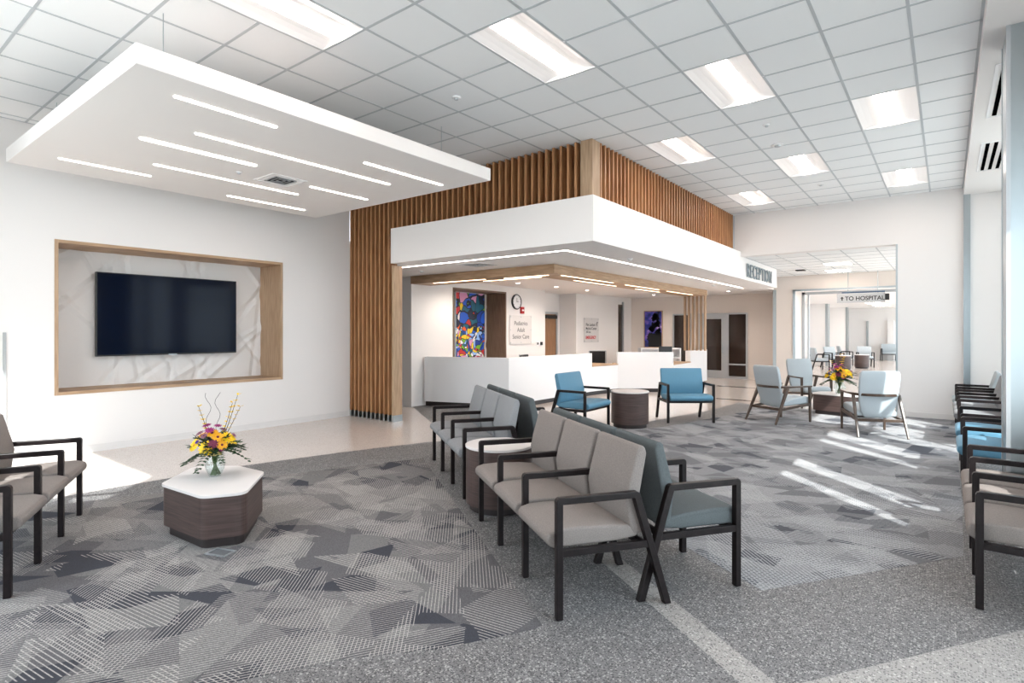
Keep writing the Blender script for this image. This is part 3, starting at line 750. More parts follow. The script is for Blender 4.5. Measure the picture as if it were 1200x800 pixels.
def wall_sign(yc, zc, wy, hz, label, lines):
    s_ = thing('wall_sign', label, 'sign', (XW, yc, zc))
    box(0.02, 0.028, -wy / 2, wy / 2, -hz / 2, hz / 2).build('acrylic_plate', 'acrylic', s_, bevel=0.002, seg=1)
    for a in (-1, 0, 1):
        for b in (-1, 0, 1):
            if a == 0 and b == 0: continue
            o = xlathe([(0, 0), (0.013, 0), (0.013, 0.034), (0, 0.034)], 12).build('standoff', 'steel', s_); o.location = (0, a * (wy / 2 - 0.04), b * (hz / 2 - 0.04))
    for s, y, z, size, m, al, sx, bold in lines:
        text('lettering', s, size, m, s_, (0.0285, y, z), RX, 0.0012, sx, al, bold)
    return s_
wall_sign(12.11, 1.65, 0.98, 0.76, 'frosted white sign reading Pediatrics Adult Senior Care below the clock',
    [('Pediatrics', 0, 0.12, 0.16, 'inkdark', 'CENTER', 0.95, 0), ('Adult', 0, -0.055, 0.16, 'inkdark', 'CENTER', 0.95, 0), ('Senior Care', 0, -0.235, 0.16, 'inkdark', 'CENTER', 0.95, 0)])
s2 = wall_sign(15.9, 1.65, 0.95, 0.78, 'frosted white sign with red EMERGENCY line beyond the wooden door',
    [('Pike Lakeland', -0.36, 0.13, 0.13, 'inkdark', 'LEFT', 0.85, 0.001), ('Medical Center', -0.36, 0.01, 0.13, 'inkdark', 'LEFT', 0.85, 0.001), ('200 East', -0.36, -0.09, 0.10, 'inkdark', 'LEFT', 0.9, 0), ('EMERGENCY', -0.37, -0.28, 0.135, 'inkred', 'LEFT', 0.85, 0.004)])
mb = MB()
for k in range(3):
    a = R(60 + 30 * k); mb.bar((0.03, 0.33 - 0.04 * cos(a), 0.17 + k * 0.02), (0.03, 0.37 + 0.02 * k, 0.24 + 0.01 * k), 0.002, 0.022)
mb.tube([(0.03, 0.34, 0.12), (0.03, 0.35, 0.26)], 0.008)
mb.build('emblem', 'inkdark', s2)
# small wall outlets
ot = thing('wall_outlet', 'small white socket with a black plug at right below the left wall sign', 'outlet', (XW, 13.0, 1.27))
box(0, 0.01, -0.16, 0.16, -0.06, 0.06).build('plate', 'gloss_white', ot, bevel=0.003); box(0.01, 0.05, 0.04, 0.11, -0.045, 0.045).build('plug', 'black', ot, bevel=0.004); box(0.01, 0.014, -0.11, -0.05, -0.03, 0.03).build('socket', 'inkdark', ot)

# picture of the dark tree
def night():
    m = mat('night_sky_print', (40, 30, 90), 0.4)
    t = NT(m); p = t.pos()
    n1 = t.n('ShaderNodeTexNoise', {'Vector': p, 'Scale': 3.5, 'Detail': 4.0})
    r = t.n('ShaderNodeValToRGB', {0: n1.outputs[0]}); e = r.color_ramp.elements
    e[0].position = 0.35; e[0].color = srgb(16, 18, 60); e[1].position = 0.62; e[1].color = srgb(130, 100, 190); e.new(0.5).color = srgb(50, 60, 160); e.new(0.7).color = srgb(226, 206, 236)
    t.put(t.b.inputs['Base Color'], r.outputs[0]); return m
pt = thing('tree_picture', 'framed picture of a dark tree against a purple night sky on the rear wall', 'picture', (-8.6, 19.98, 1.03))
box(-0.335, 0.335, -0.02, 0, 0, 1.32).build('print', night(), pt)
MB().box(-0.36, -0.335, -0.04, 0.01, -0.025, 1.345).box(0.335, 0.36, -0.04, 0.01, -0.025, 1.345).box(-0.335, 0.335, -0.04, 0.01, -0.025, 0).box(-0.335, 0.335, -0.04, 0.01, 1.32, 1.345).build('frame', 'oak', pt)
rnd = random.Random(4); mb = MB()
mb.box(-0.19, 0.32, -0.024, -0.0205, 0.002, 0.45)
for k in range(60):
    z = rnd.uniform(0.25, 1.2); wd = 0.26 * (1.25 - z) / 0.9 + 0.04; x = 0.07 + rnd.uniform(-wd, wd); a = rnd.uniform(0.05, 0.12)
    x = max(-0.2, min(0.22, x))
    mb.hull([(x - a, -0.0215, z - a * 0.3), (x, -0.0215, z - a), (x + a, -0.0215, z - a * 0.2), (x + 0.01, -0.0215, min(1.3, z + a * 0.9)), (x - a * 0.5, -0.0215, z + a * 0.3)], [(0, 1, 2, 3, 4)])
mb.build('painted_tree', mat('night_green', (8, 14, 18), 0.5), pt)

# RECEPTION letters on the fascia: each letter is a thing of the word sign
rs = thing('reception_sign', 'grey metal RECEPTION lettering on the end of the white fascia', 'sign', (-3.58, 13.45, 2.83))
adv = 0.0
for ch in 'RECEPTION':
    o = text('letter', ch, 0.44, 'letters', rs, (0.025, adv, 0.01), RX, 0.012, 0.80, 'LEFT', 0.0)
    xs_ = [v.co.x for v in o.data.vertices]; wdt = (max(xs_) - min(xs_)) * 0.80; o.location.y = adv - min(xs_) * 0.80; adv += wdt + 0.062
sc_ = 2.30 / adv
rs.scale = (1, sc_, 1)

# hanging sign
hs = thing('hanging_sign', 'grey hanging sign with arrow reading TO HOSPITAL in the passage', 'sign', (-1.88, 18.4, 2.41))
box(-0.565, 0.565, -0.03, 0.03, 0, 0.25).build('panel', 'signgrey', hs, bevel=0.004, seg=1)
text('lettering', 'TO HOSPITAL', 0.160, 'black', hs, (-0.37, -0.031, 0.06), (R(90), 0, 0), 0.001, 0.93, 'LEFT', 0.003)
MB().hull([(-0.485, -0.032, 0.12), (-0.44, -0.032, 0.175), (-0.395, -0.032, 0.12), (-0.425, -0.032, 0.12), (-0.425, -0.032, 0.06), (-0.455, -0.032, 0.06), (-0.455, -0.032, 0.12)], [(0, 1, 2, 3, 4, 5, 6)]).build('arrow', 'black', hs)
box(0.567, 0.66, -0.06, 0.06, 0.05, 0.22).build('end_box', 'black', hs, bevel=0.003)
MB().box(-0.45, 0.56, -0.02, 0.02, 0.262, 0.30).build('top_rail', mat('blue_grey_metal', (70, 92, 116), 0.4, 0.5), hs)
MB().tube([(-0.3, 0, 0.25), (-0.3, 0, 0.851)], 0.008).build('hanger_rod', 'steel', hs); MB().tube([(0.4, 0, 0.25), (0.4, 0, 0.851)], 0.008).build('hanger_rod', 'steel', hs)

# ------------------------------------------------------------ reception desk
dk = thing('reception_desk', 'long white angled reception desk with stepped counter heights', 'desk', (-7.05, 9.15, 0))
do = (-7.05, 9.15, 0)
def wallseg(pts, th, z0, z1, mb, kickin=0.0):
    """thick panel along a polyline; thickness goes to the left of travel"""
    L = []
    for i, p in enumerate(pts):
        p = Vector(p); ns = []
        if i > 0: d = (p - Vector(pts[i - 1])).normalized(); ns.append(Vector((-d.y, d.x)))
        if i < len(pts) - 1: d = (Vector(pts[i + 1]) - p).normalized(); ns.append(Vector((-d.y, d.x)))
        n_ = sum(ns, Vector((0, 0))).normalized(); k = 1 / max(0.5, n_.dot(ns[0])); L.append((p + n_ * kickin * k, p + n_ * th * k))
    for (a, b), (c, d) in zip(L, L[1:]):
        mb.prism([tuple(a), tuple(c), tuple(d), tuple(b)], z0, z1)
A, B, C_, D_, E_, F_, G_ = (-8.88, 8.54), (-7.05, 9.15), (-7.0, 12.5), (-6.85, 13.6), (-5.68, 14.5), (-5.74, 15.9), (-5.8, 17.5)
mb = MB(); wallseg([A, B, C_], 0.14, 0.10, 1.06, mb); wallseg([C_, D_], 0.14, 0.10, 0.72, mb); wallseg([D_, E_], 0.14, 0.10, 1.06, mb); wallseg([E_, F_], 0.14, 0.10, 0.72, mb); wallseg([F_, G_], 0.14, 0.10, 1.06, mb)
par(mb.build('front_panel', 'gloss_white'), dk, do)
mb = MB(); wallseg([A, B, C_, D_, E_, F_, G_], 0.13, 0.0, 0.10, mb, 0.06)
par(mb.build('toe_kick', 'darklam_kick'), dk, do)
mb = MB(); wallseg([(-8.55, 8.65), B, C_], 0.80, 0.70, 0.735, mb, 0.141); wallseg([C_, D_], 0.80, 0.721, 0.75, mb, -0.02); wallseg([D_, E_], 0.80, 0.70, 0.735, mb, 0.141); wallseg([E_, F_], 0.7, 0.721, 0.75, mb, -0.02)
par(mb.build('worktop', 'oak'), dk, do)
cr = thing('rear_credenza', 'white open topped shelf unit behind the right part of the reception desk', 'shelf unit', (-7.5, 17.9, 0), R(38))
MB().box(-0.66, 0.66, -0.2, 0.2, 1.02, 1.06).box(-0.66, -0.62, -0.2, 0.2, 0, 1.02).box(0.62, 0.66, -0.2, 0.2, 0, 1.02).box(-0.62, 0.62, -0.2, 0.2, 0.72, 0.76).box(-0.62, 0.62, 0.17, 0.2, 0, 1.02).build('carcass', 'gloss_white', cr)

def office_chair(x, y, rz, label, zt):
    c = thing('office_chair', label, 'chair', (x, y, 0), rz, 'office chairs behind the reception desk')
    mb = MB().xprism([(-0.22, 0.55), (-0.19, 0.55), (-0.24, 0.8), (-0.27, zt), (-0.30, zt), (-0.27, 0.78), (-0.25, 0.55)], -0.22, 0.22); mb.build('backrest', 'black', c, bevel=0.01)
    MB().tube([(-0.235, -0.27, 0.55), (-0.235, -0.285, 0.8), (-0.235, -0.30, zt)], 0.014).tube([(0.235, -0.27, 0.55), (0.235, -0.285, 0.8), (0.235, -0.30, zt)], 0.014).tube([(-0.235, -0.30, zt), (0.235, -0.30, zt)], 0.014).build('back_frame', 'alu', c)
    box(-0.24, 0.24, -0.22, 0.24, 0.42, 0.50).build('seat', 'black', c, bevel=0.02)
    MB().tube([(0, -0.2, 0.43), (0, -0.3, 0.46), (0, -0.28, 0.6)], 0.02).tube([(0, 0, 0.12), (0, 0, 0.42)], 0.025).build('column', 'alu', c)
    mb = MB()
    for k in range(5): a = 2 * pi * k / 5; mb.bar((0, 0, 0.11), (0.27 * cos(a), 0.27 * sin(a), 0.07), 0.04, 0.03); mb.tube([(0.27 * cos(a) - 0.02 * sin(a), 0.27 * sin(a) + 0.02 * cos(a), 0.03), (0.27 * cos(a) + 0.02 * sin(a), 0.27 * sin(a) - 0.02 * cos(a), 0.03)], 0.03, 10)
    mb.build('star_base', 'black', c)
office_chair(-7.95, 14.45, R(35), 'black backed office chair seen through the low counter gap', 1.06)
office_chair(-7.95, 11.35, R(-80), 'black office chair whose top just shows over the desk under the left sign', 1.03)
ph = thing('desk_monitor', 'slim black monitor at the low counter gap near the oak posts', 'monitor', (-6.25, 15.35, 0.753), R(50))
box(-0.2, 0.2, -0.015, 0.015, 0.12, 0.43).build('display', 'black', ph, bevel=0.004); MB().box(-0.03, 0.03, -0.02, 0.02, 0.01, 0.2).box(-0.12, 0.12, -0.08, 0.08, 0, 0.012).build('stand', 'black', ph)

# ------------------------------------------------------------ seating
def seat_prof(dx=0.0):
    return [(0.035, 0.405), (0.045, 0.44), (0.03, 0.472), (-0.03, 0.488), (-0.15, 0.492), (-0.35, 0.482), (-0.52, 0.462), (-0.53, 0.40), (-0.4, 0.385), (0.0, 0.383)]
def back_prof(zt=0.93):
    return [(-0.475, 0.45), (-0.452, 0.62), (-0.47, 0.70), (-0.528, zt - 0.02), (-0.55, zt), (-0.578, zt - 0.012), (-0.588, zt - 0.05), (-0.545, 0.66), (-0.535, 0.60), (-0.56, 0.42), (-0.50, 0.41)]
def pad(prof, x0, x1, name, m, parent, crown=0.0, bev=0.022):
    mb = MB(); mb.xprism(prof, x0, x1)
    o = mb.build(name, m, parent, bevel=bev, seg=4, smooth=True)
    return o
def arm_frame(x, parent, w_=0.042):
    """front leg, arm and raked rear leg in one bent frame; front leg at y=0"""
    t = 0.038; mb = MB()
    zt = 0.675
    # outline as a planar ring: outer then inner
    outer = [(0.0, 0.0), (0.0, zt - 0.02), (-0.006, zt - 0.006), (-0.02, zt), (-0.50, zt), (-0.515, zt - 0.008), (-0.522, zt - 0.02), (-0.725, 0.0)]
    inner = [(-t, 0.0), (-t, zt - t), (-0.482, zt - t), (-0.68, 0.0)]
    # front leg, arm, rear leg as three quads sharing mitres
    mb.xprism([outer[0], outer[1], outer[2], outer[3], inner[1], inner[0]], x - w_ / 2, x + w_ / 2)
    mb.xprism([outer[3], outer[4], inner[2], inner[1]], x - w_ / 2, x + w_ / 2)
    mb.xprism([outer[4], outer[5], outer[6], outer[7], inner[3], inner[2]], x - w_ / 2, x + w_ / 2)
    bmesh.ops.remove_doubles(mb.bm, verts=mb.bm.verts, dist=1e-5)
    f = mb.build('arm_frame', 'espresso', parent, bevel=0.004, seg=2)
    return f
def bench(label, n, wseat, fab, loc, rz, group, name='tandem_bench', cat='bench', end='espresso'):
    """x runs along the bench from leg 0, y forward"""
    b = thing(name, label, cat, loc, rz, group)
    for k in range(n + 1): arm_frame(k * wseat, b)
    for k in range(n):
        x0 = k * wseat + 0.024; x1 = (k + 1) * wseat - 0.024
        pad(seat_prof(), x0, x1, 'seat', fab, b, bev=0.026)
        pad(back_prof(), x0 - 0.002, x1 + 0.002, 'backrest', fab, b, bev=0.02)
    mb = MB()
    for k in range(n + 1):
        x = k * wseat; mb.box(x - 0.018, x + 0.018, -0.60, -0.02, 0.345, 0.385)
    mb.box(0.0, n * wseat, -0.06, -0.03, 0.345, 0.383); mb.box(0, n * wseat, -0.56, -0.53, 0.345, 0.383)
    mb.build('seat_rail', 'espresso', b, bevel=0.003, seg=1)
    mb = MB()
    for k in range(n + 1):
        for y in (-0.019, -0.702): mb.box(k * wseat - 0.016, k * wseat + 0.016, y - 0.014, y + 0.014, -0.004 + 0.004, 0.006)
    mb.build('foot_glides', 'black', b)
    return b
ZF = 0.004
def place(p, d):
    """rotation so local +x runs along direction d"""
    return (p[0], p[1], ZF), math.atan2(d[1], d[0])
BD = (-0.819, 0.574)
# local +x along d, local +y forward. For the front row forward is to the camera's left: (-.574,-.819) => x must run the other way
l, r = place((-3.128 , 3.597), (0.819, -0.574))
WS = 0.571
# front row faces (-.574,-.819): with x along (.819,-.574), y = rot90(x) = (.574,.819) -> flip by starting elsewhere
def bench_row(label, p0, d, flip, n, wseat, fab, group, **kw):
    """p0 = nearest front leg on the floor, d = direction along the row away from the viewer; flip: facing side"""
    d = Vector(d).normalized()
    if flip:   # y = rot90(x): want x = -d, so start from the far end
        s = Vector(p0) + d * (n * wseat); x = -d
    else:
        s = Vector(p0); x = d
    return bench(label, n, wseat, fab, (s.x, s.y, 0.0042), math.atan2(x.y, x.x), group, **kw)
# facing (-.574,-.819) = rot90(d) where d=(-.819,.574): rot90(d)=(-.574,-.819) -> flip False
g1 = 'back to back benches in the middle'
bench_row('beige three seat bench nearest the viewer, facing the left carpet', (-1.706, 2.638), BD, False, 3, WS, 'beige', g1)
bench_row('daylight-tinted beige three seat bench farther back in the middle row, beyond the round side table', (-3.64, 4.0), BD, False, 3, 0.56, 'beige_lit', g1)
bench_row('slate blue three seat bench backing onto the nearest beige bench, facing right', (-1.031, 3.715), BD, True, 3, WS, 'tealf', g1)
bench_row('slate blue three seat bench backing onto the farther beige bench', (-2.955, 5.097), BD, True, 3, 0.56, 'tealf', g1)
bench_row('beige three seat bench at the left edge beside the hexagonal table', (-4.43, 0.849), (-0.893, 0.451), True, 3, 0.56, 'beige', 'benches along the walls')
# right row faces -X : rot90(x)=(-1,0) -> x=(0,1)
g3 = 'seats along the window wall'
bench_row('beige three seat bench at the right edge in front of the steel column', (0.13, 4.26), (0, 1), False, 3, 0.575, 'beige', g3)
bench_row('wide blue chair just behind the steel column by the windows', (0.12, 7.10), (0, 1), False, 1, 0.80, 'bluef', g3, name='wide_chair', cat='chair')
bench_row('wide blue chair second behind the steel column by the windows', (0.12, 8.22), (0, 1), False, 1, 0.78, 'bluef', g3, name='wide_chair', cat='chair')
bench_row('daylight-tinted beige three seat bench along the windows near the far wall', (0.115, 9.95), (0, 1), False, 3, 0.56, 'beige_lit', g3)
bench_row('pale blue chair in the far corner beside the windows', (0.11, 12.15), (0, 1), False, 1, 0.62, 'palef', g3, name='guest_chair', cat='chair')
# two wide blue chairs by the desk
g4 = 'wide blue chairs in front of the reception desk'
def wide(cx, cy, fx, fy, label):
    """cx,cy = middle of the front legs; fx,fy facing"""
    f_ = Vector((fx, fy)).normalized(); x = Vector((f_.y, -f_.x)); s = Vector((cx, cy)) - x * 0.40
    bench(label, 1, 0.80, 'bluef', (s.x, s.y, 0.0042), math.atan2(x.y, x.x), g4, name='wide_chair', cat='chair')
wide(-4.38, 8.02, 1.0, 0.02, 'wide sky blue chair left of the round dark table, seen from its side')
wide(-3.51, 9.77, 0.63, -0.77, 'wide sky blue chair right of the round dark table, facing the viewer')

# lounge chairs
def lounge(label, cx, cy, fx, fy, group, fab='palef'):
    f_ = Vector((fx, fy)).normalized(); x = Vector((f_.y, -f_.x)); rz = math.atan2(x.y, x.x)
    c = thing('lounge_chair', label, 'chair', (cx, cy, 0.0042), rz, group)
    a = 0.31
    for s in (-1, 1):
        MB().bar((s * a, -0.02, 0.0), (s * a, -0.03, 0.62), 0.030, 0.032, 0.042, 0.046).build('leg', 'walnut', c, bevel=0.006)
        MB().bar((s * (a + 0.02), -0.86, 0.0), (s * a, -0.56, 0.62), 0.026, 0.034, 0.040, 0.058).build('leg', 'walnut', c, bevel=0.006)
    # arm rail: flat arms sweeping round behind the back
    pts = []
    for k in range(33):
        u = k / 32; th = pi * u
        pts.append((-a * cos(th), -0.52 - 0.235 * sin(th)))
    path = [(-a - 0.005, 0.0), (-a - 0.012, -0.2), (-a - 0.005, -0.4)] + [(x_, y_) for x_, y_ in pts] + [(a + 0.005, -0.4), (a + 0.012, -0.2), (a + 0.005, 0.0)]
    mb = MB(); n_ = len(path); q = []
    for i, (px_, py_) in enumerate(path):
        p0 = Vector(path[max(0, i - 1)]); p1 = Vector(path[min(n_ - 1, i + 1)]); d = (p1 - p0).normalized(); nn = Vector((-d.y, d.x))
        wd = 0.026 if i < 3 or i > n_ - 4 else 0.016
        th_ = 0.014 if (i < 3 or i > n_ - 4) else 0.02
        p = Vector((px_, py_)); q.append([(p + nn * wd, 0.632 - th_), (p - nn * wd, 0.632 - th_), (p - nn * wd, 0.632 + th_), (p + nn * wd, 0.632 + th_)])
    V = [[mb.bm.verts.new((v.x, v.y, z)) for v, z in ring] for ring in q]
    for A_, B_ in zip(V, V[1:]):
        for k in range(4): mb.bm.faces.new((A_[k], A_[(k + 1) % 4], B_[(k + 1) % 4], B_[k]))
    mb.bm.faces.new(V[0]); mb.bm.faces.new(V[-1])
    mb.build('arm_rail', 'walnut', c, bevel=0.005)
    mb = MB()
    for s in (-1, 1): mb.bar((s * (a - 0.0), -0.03, 0.315), (s * (a + 0.0), -0.71, 0.25), 0.026, 0.045)
    mb.bar((-a, -0.72, 0.25), (a, -0.72, 0.25), 0.045, 0.026, side=(0, 0, 1)); mb.bar((-a, -0.045, 0.30), (a, -0.045, 0.30), 0.045, 0.026, side=(0, 0, 1))
    mb.build('seat_frame', 'walnut', c, bevel=0.004)
    mb = MB().xprism([(0.02, 0.34), (0.035, 0.39), (0.01, 0.435), (-0.08, 0.45), (-0.3, 0.43), (-0.60, 0.37), (-0.60, 0.29), (-0.02, 0.325)], -a + 0.03, a - 0.03)
    mb.build('seat', fab, c, bevel=0.025, seg=4, smooth=True)
    # back: shield shape, wider at the top, leaning
    mb = MB(); F = []; Bk = []
    rows = [(0.27, 0.15), (0.30, 0.19), (0.38, 0.225), (0.50, 0.25), (0.65, 0.268), (0.85, 0.275), (0.95, 0.27), (1.0, 0.25)]
    for z, hw in rows:
        y0_ = -0.575 - (z - 0.27) * 0.22; th = 0.045 if 0.28 < z < 0.98 else 0.03
        F.append([mb.bm.verts.new((hw * u, y0_ + th - 0.02 * (1 - u * u) * -0.6 - 0.018 * u * u, z)) for u in (-1, -0.6, 0, 0.6, 1)])
        Bk.append([mb.bm.verts.new((hw * u, y0_ - th - 0.012 * (1 - u * u) + 0.012, z)) for u in (-1, -0.6, 0, 0.6, 1)])
    for Gd in (F, Bk):
        for A_, B_ in zip(Gd, Gd[1:]):
            for k in range(4): mb.bm.faces.new((A_[k], A_[k + 1], B_[k + 1], B_[k]))
    for i in range(len(rows) - 1):
        for e in (0, 4): mb.bm.faces.new((F[i][e], F[i + 1][e], Bk[i + 1][e], Bk[i][e]))
    for i in (0, len(rows) - 1):
        for k in range(4): mb.bm.faces.new((F[i][k], F[i][k + 1], Bk[i][k + 1], Bk[i][k]))
    mb.build('backrest', fab, c, bevel=0.018, seg=4, smooth=True)
    return c
g5 = 'lounge chairs around the second flower table'
lounge('pale lounge chair left of the far flower table, seen from behind', -2.16, 11.36, 0.50, 0.87, g5)
lounge('pale lounge chair right of the far flower table with sunlit back towards the viewer', -1.09, 10.92, -0.40, 0.915, g5)
LC = lounge('pale lounge chair behind the far flower table, facing right', -2.12, 13.25, 0.63, -0.78, g5)
g6 = 'chairs in the bright hall beyond the passage'
for cx, cy, fx, fy, lab in ((-3.95, 26.8, 0.8, 0.5, 'leftmost chair of the bright hall, cut by the passage frame'), (-3.75, 28.6, 0.7, -0.6, 'chair of the bright hall behind the first small drum table'),
                            (-3.55, 31.2, 0.9, 0.3, 'small chair half hidden between the two drum tables in the hall'), (-2.85, 30.0, 0.25, -0.95, 'chair right behind the second drum table in the hall'),
                            (-2.38, 37.0, 0.2, -0.98, 'chair standing alone by the far wall of the hall')):
    f_ = Vector((fx, fy)).normalized(); x = Vector((f_.y, -f_.x)); s = Vector((cx, cy)) - x * 0.3
    bench(lab, 1, 0.6 if cy < 36 else 0.7, 'palef', (s.x, s.y, 0.0), math.atan2(x.y, x.x), g6, name='guest_chair', cat='chair')

# ------------------------------------------------------------ tables
def drum(label, x, y, rad, h, group, z=0.0042):
    t_ = thing('drum_table', label, 'table', (x, y, z), 0, group)
    MB().lathe([(0, 0), (rad - 0.035, 0), (rad - 0.035, 0.06), (0, 0.06)], n=48).build('base', 'darklam_kick', t_, smooth=False)
    MB().lathe([(0, 0.06), (rad, 0.06), (rad, h - 0.022), (0, h - 0.022)], n=64).build('body', 'darklam', t_)
    MB().lathe([(0, h - 0.022), (rad + 0.004, h - 0.022), (rad + 0.006, h - 0.004), (rad, h), (0, h)], n=64).build('tabletop', 'tabletop', t_)
drum('round dark drum table with white top between the two middle benches', -3.22, 4.03, 0.30, 0.575, 'drum side tables')
drum('round dark drum table with white top between the two wide blue chairs', -4.22, 8.83, 0.31, 0.60, 'drum side tables')
drum('small dark drum table in the bright hall, left of the pair', -3.45, 27.6, 0.30, 0.60, 'drum side tables', 0)
drum('small dark drum table in the bright hall, right of the pair', -2.93, 29.1, 0.28, 0.60, 'drum side tables', 0)
def rounded(poly, r, n=5):
    out = []; N = len(poly)
    for i in range(N):
        p = Vector(poly[i]); a = (Vector(poly[i - 1]) - p).normalized(); b = (Vector(poly[(i + 1) % N]) - p).normalized()
        ang = a.angle(b); d = r / math.tan(ang / 2); c = p + (a + b).normalized() * (r / sin(ang / 2))
        s = p + a * d - c; e = p + b * d - c
        a0 = math.atan2(s.y, s.x); a1 = math.atan2(e.y, e.x)
        while a1 - a0 > pi: a1 -= 2 * pi
        while a1 - a0 < -pi: a1 += 2 * pi
        for k in range(n + 1):
            q = a0 + (a1 - a0) * k / n; out.append((c.x + r * cos(q), c.y + r * sin(q)))
    return out
def shrink(poly, d):
    c = Vector((sum(p[0] for p in poly) / len(poly), sum(p[1] for p in poly) / len(poly)))
    return [tuple(Vector(p) - (Vector(p) - c).normalized() * d) for p in poly]
def hex_table(label, poly, h, z=0.0042):
    cx = sum(p[0] for p in poly) / len(poly); cy = sum(p[1] for p in poly) / len(poly)
    t_ = thing('hexagonal_table', label, 'table', (cx, cy, z), 0, 'hexagonal coffee tables')
    P_ = [(x - cx, y - cy) for x, y in poly]
    MB().prism(rounded(shrink(P_, 0.055), 0.07), 0, 0.075).build('base', 'darklam_kick', t_)
    MB().prism(rounded(shrink(P_, 0.012), 0.085), 0.075, h - 0.022).build('body', 'darklam', t_)
    MB().prism(rounded(P_, 0.09), h - 0.022, h).build('tabletop', 'tabletop', t_, bevel=0.003)
    return t_
HX = [(-4.877, 1.833), (-4.265, 1.874), (-4.117, 2.128), (-4.592, 2.538), (-4.976, 2.509), (-5.288, 2.265)]
hex_table('dark wood hexagonal coffee table with white top on the left carpet, flowers on it', HX, 0.40)
HX2 = [(-2.10, 12.42), (-1.40, 12.22), (-1.08, 12.42), (-1.12, 12.95), (-1.60, 13.05), (-2.0, 12.85)]
hex_table('dark wood coffee table with flowers among the pale lounge chairs', HX2, 0.40)

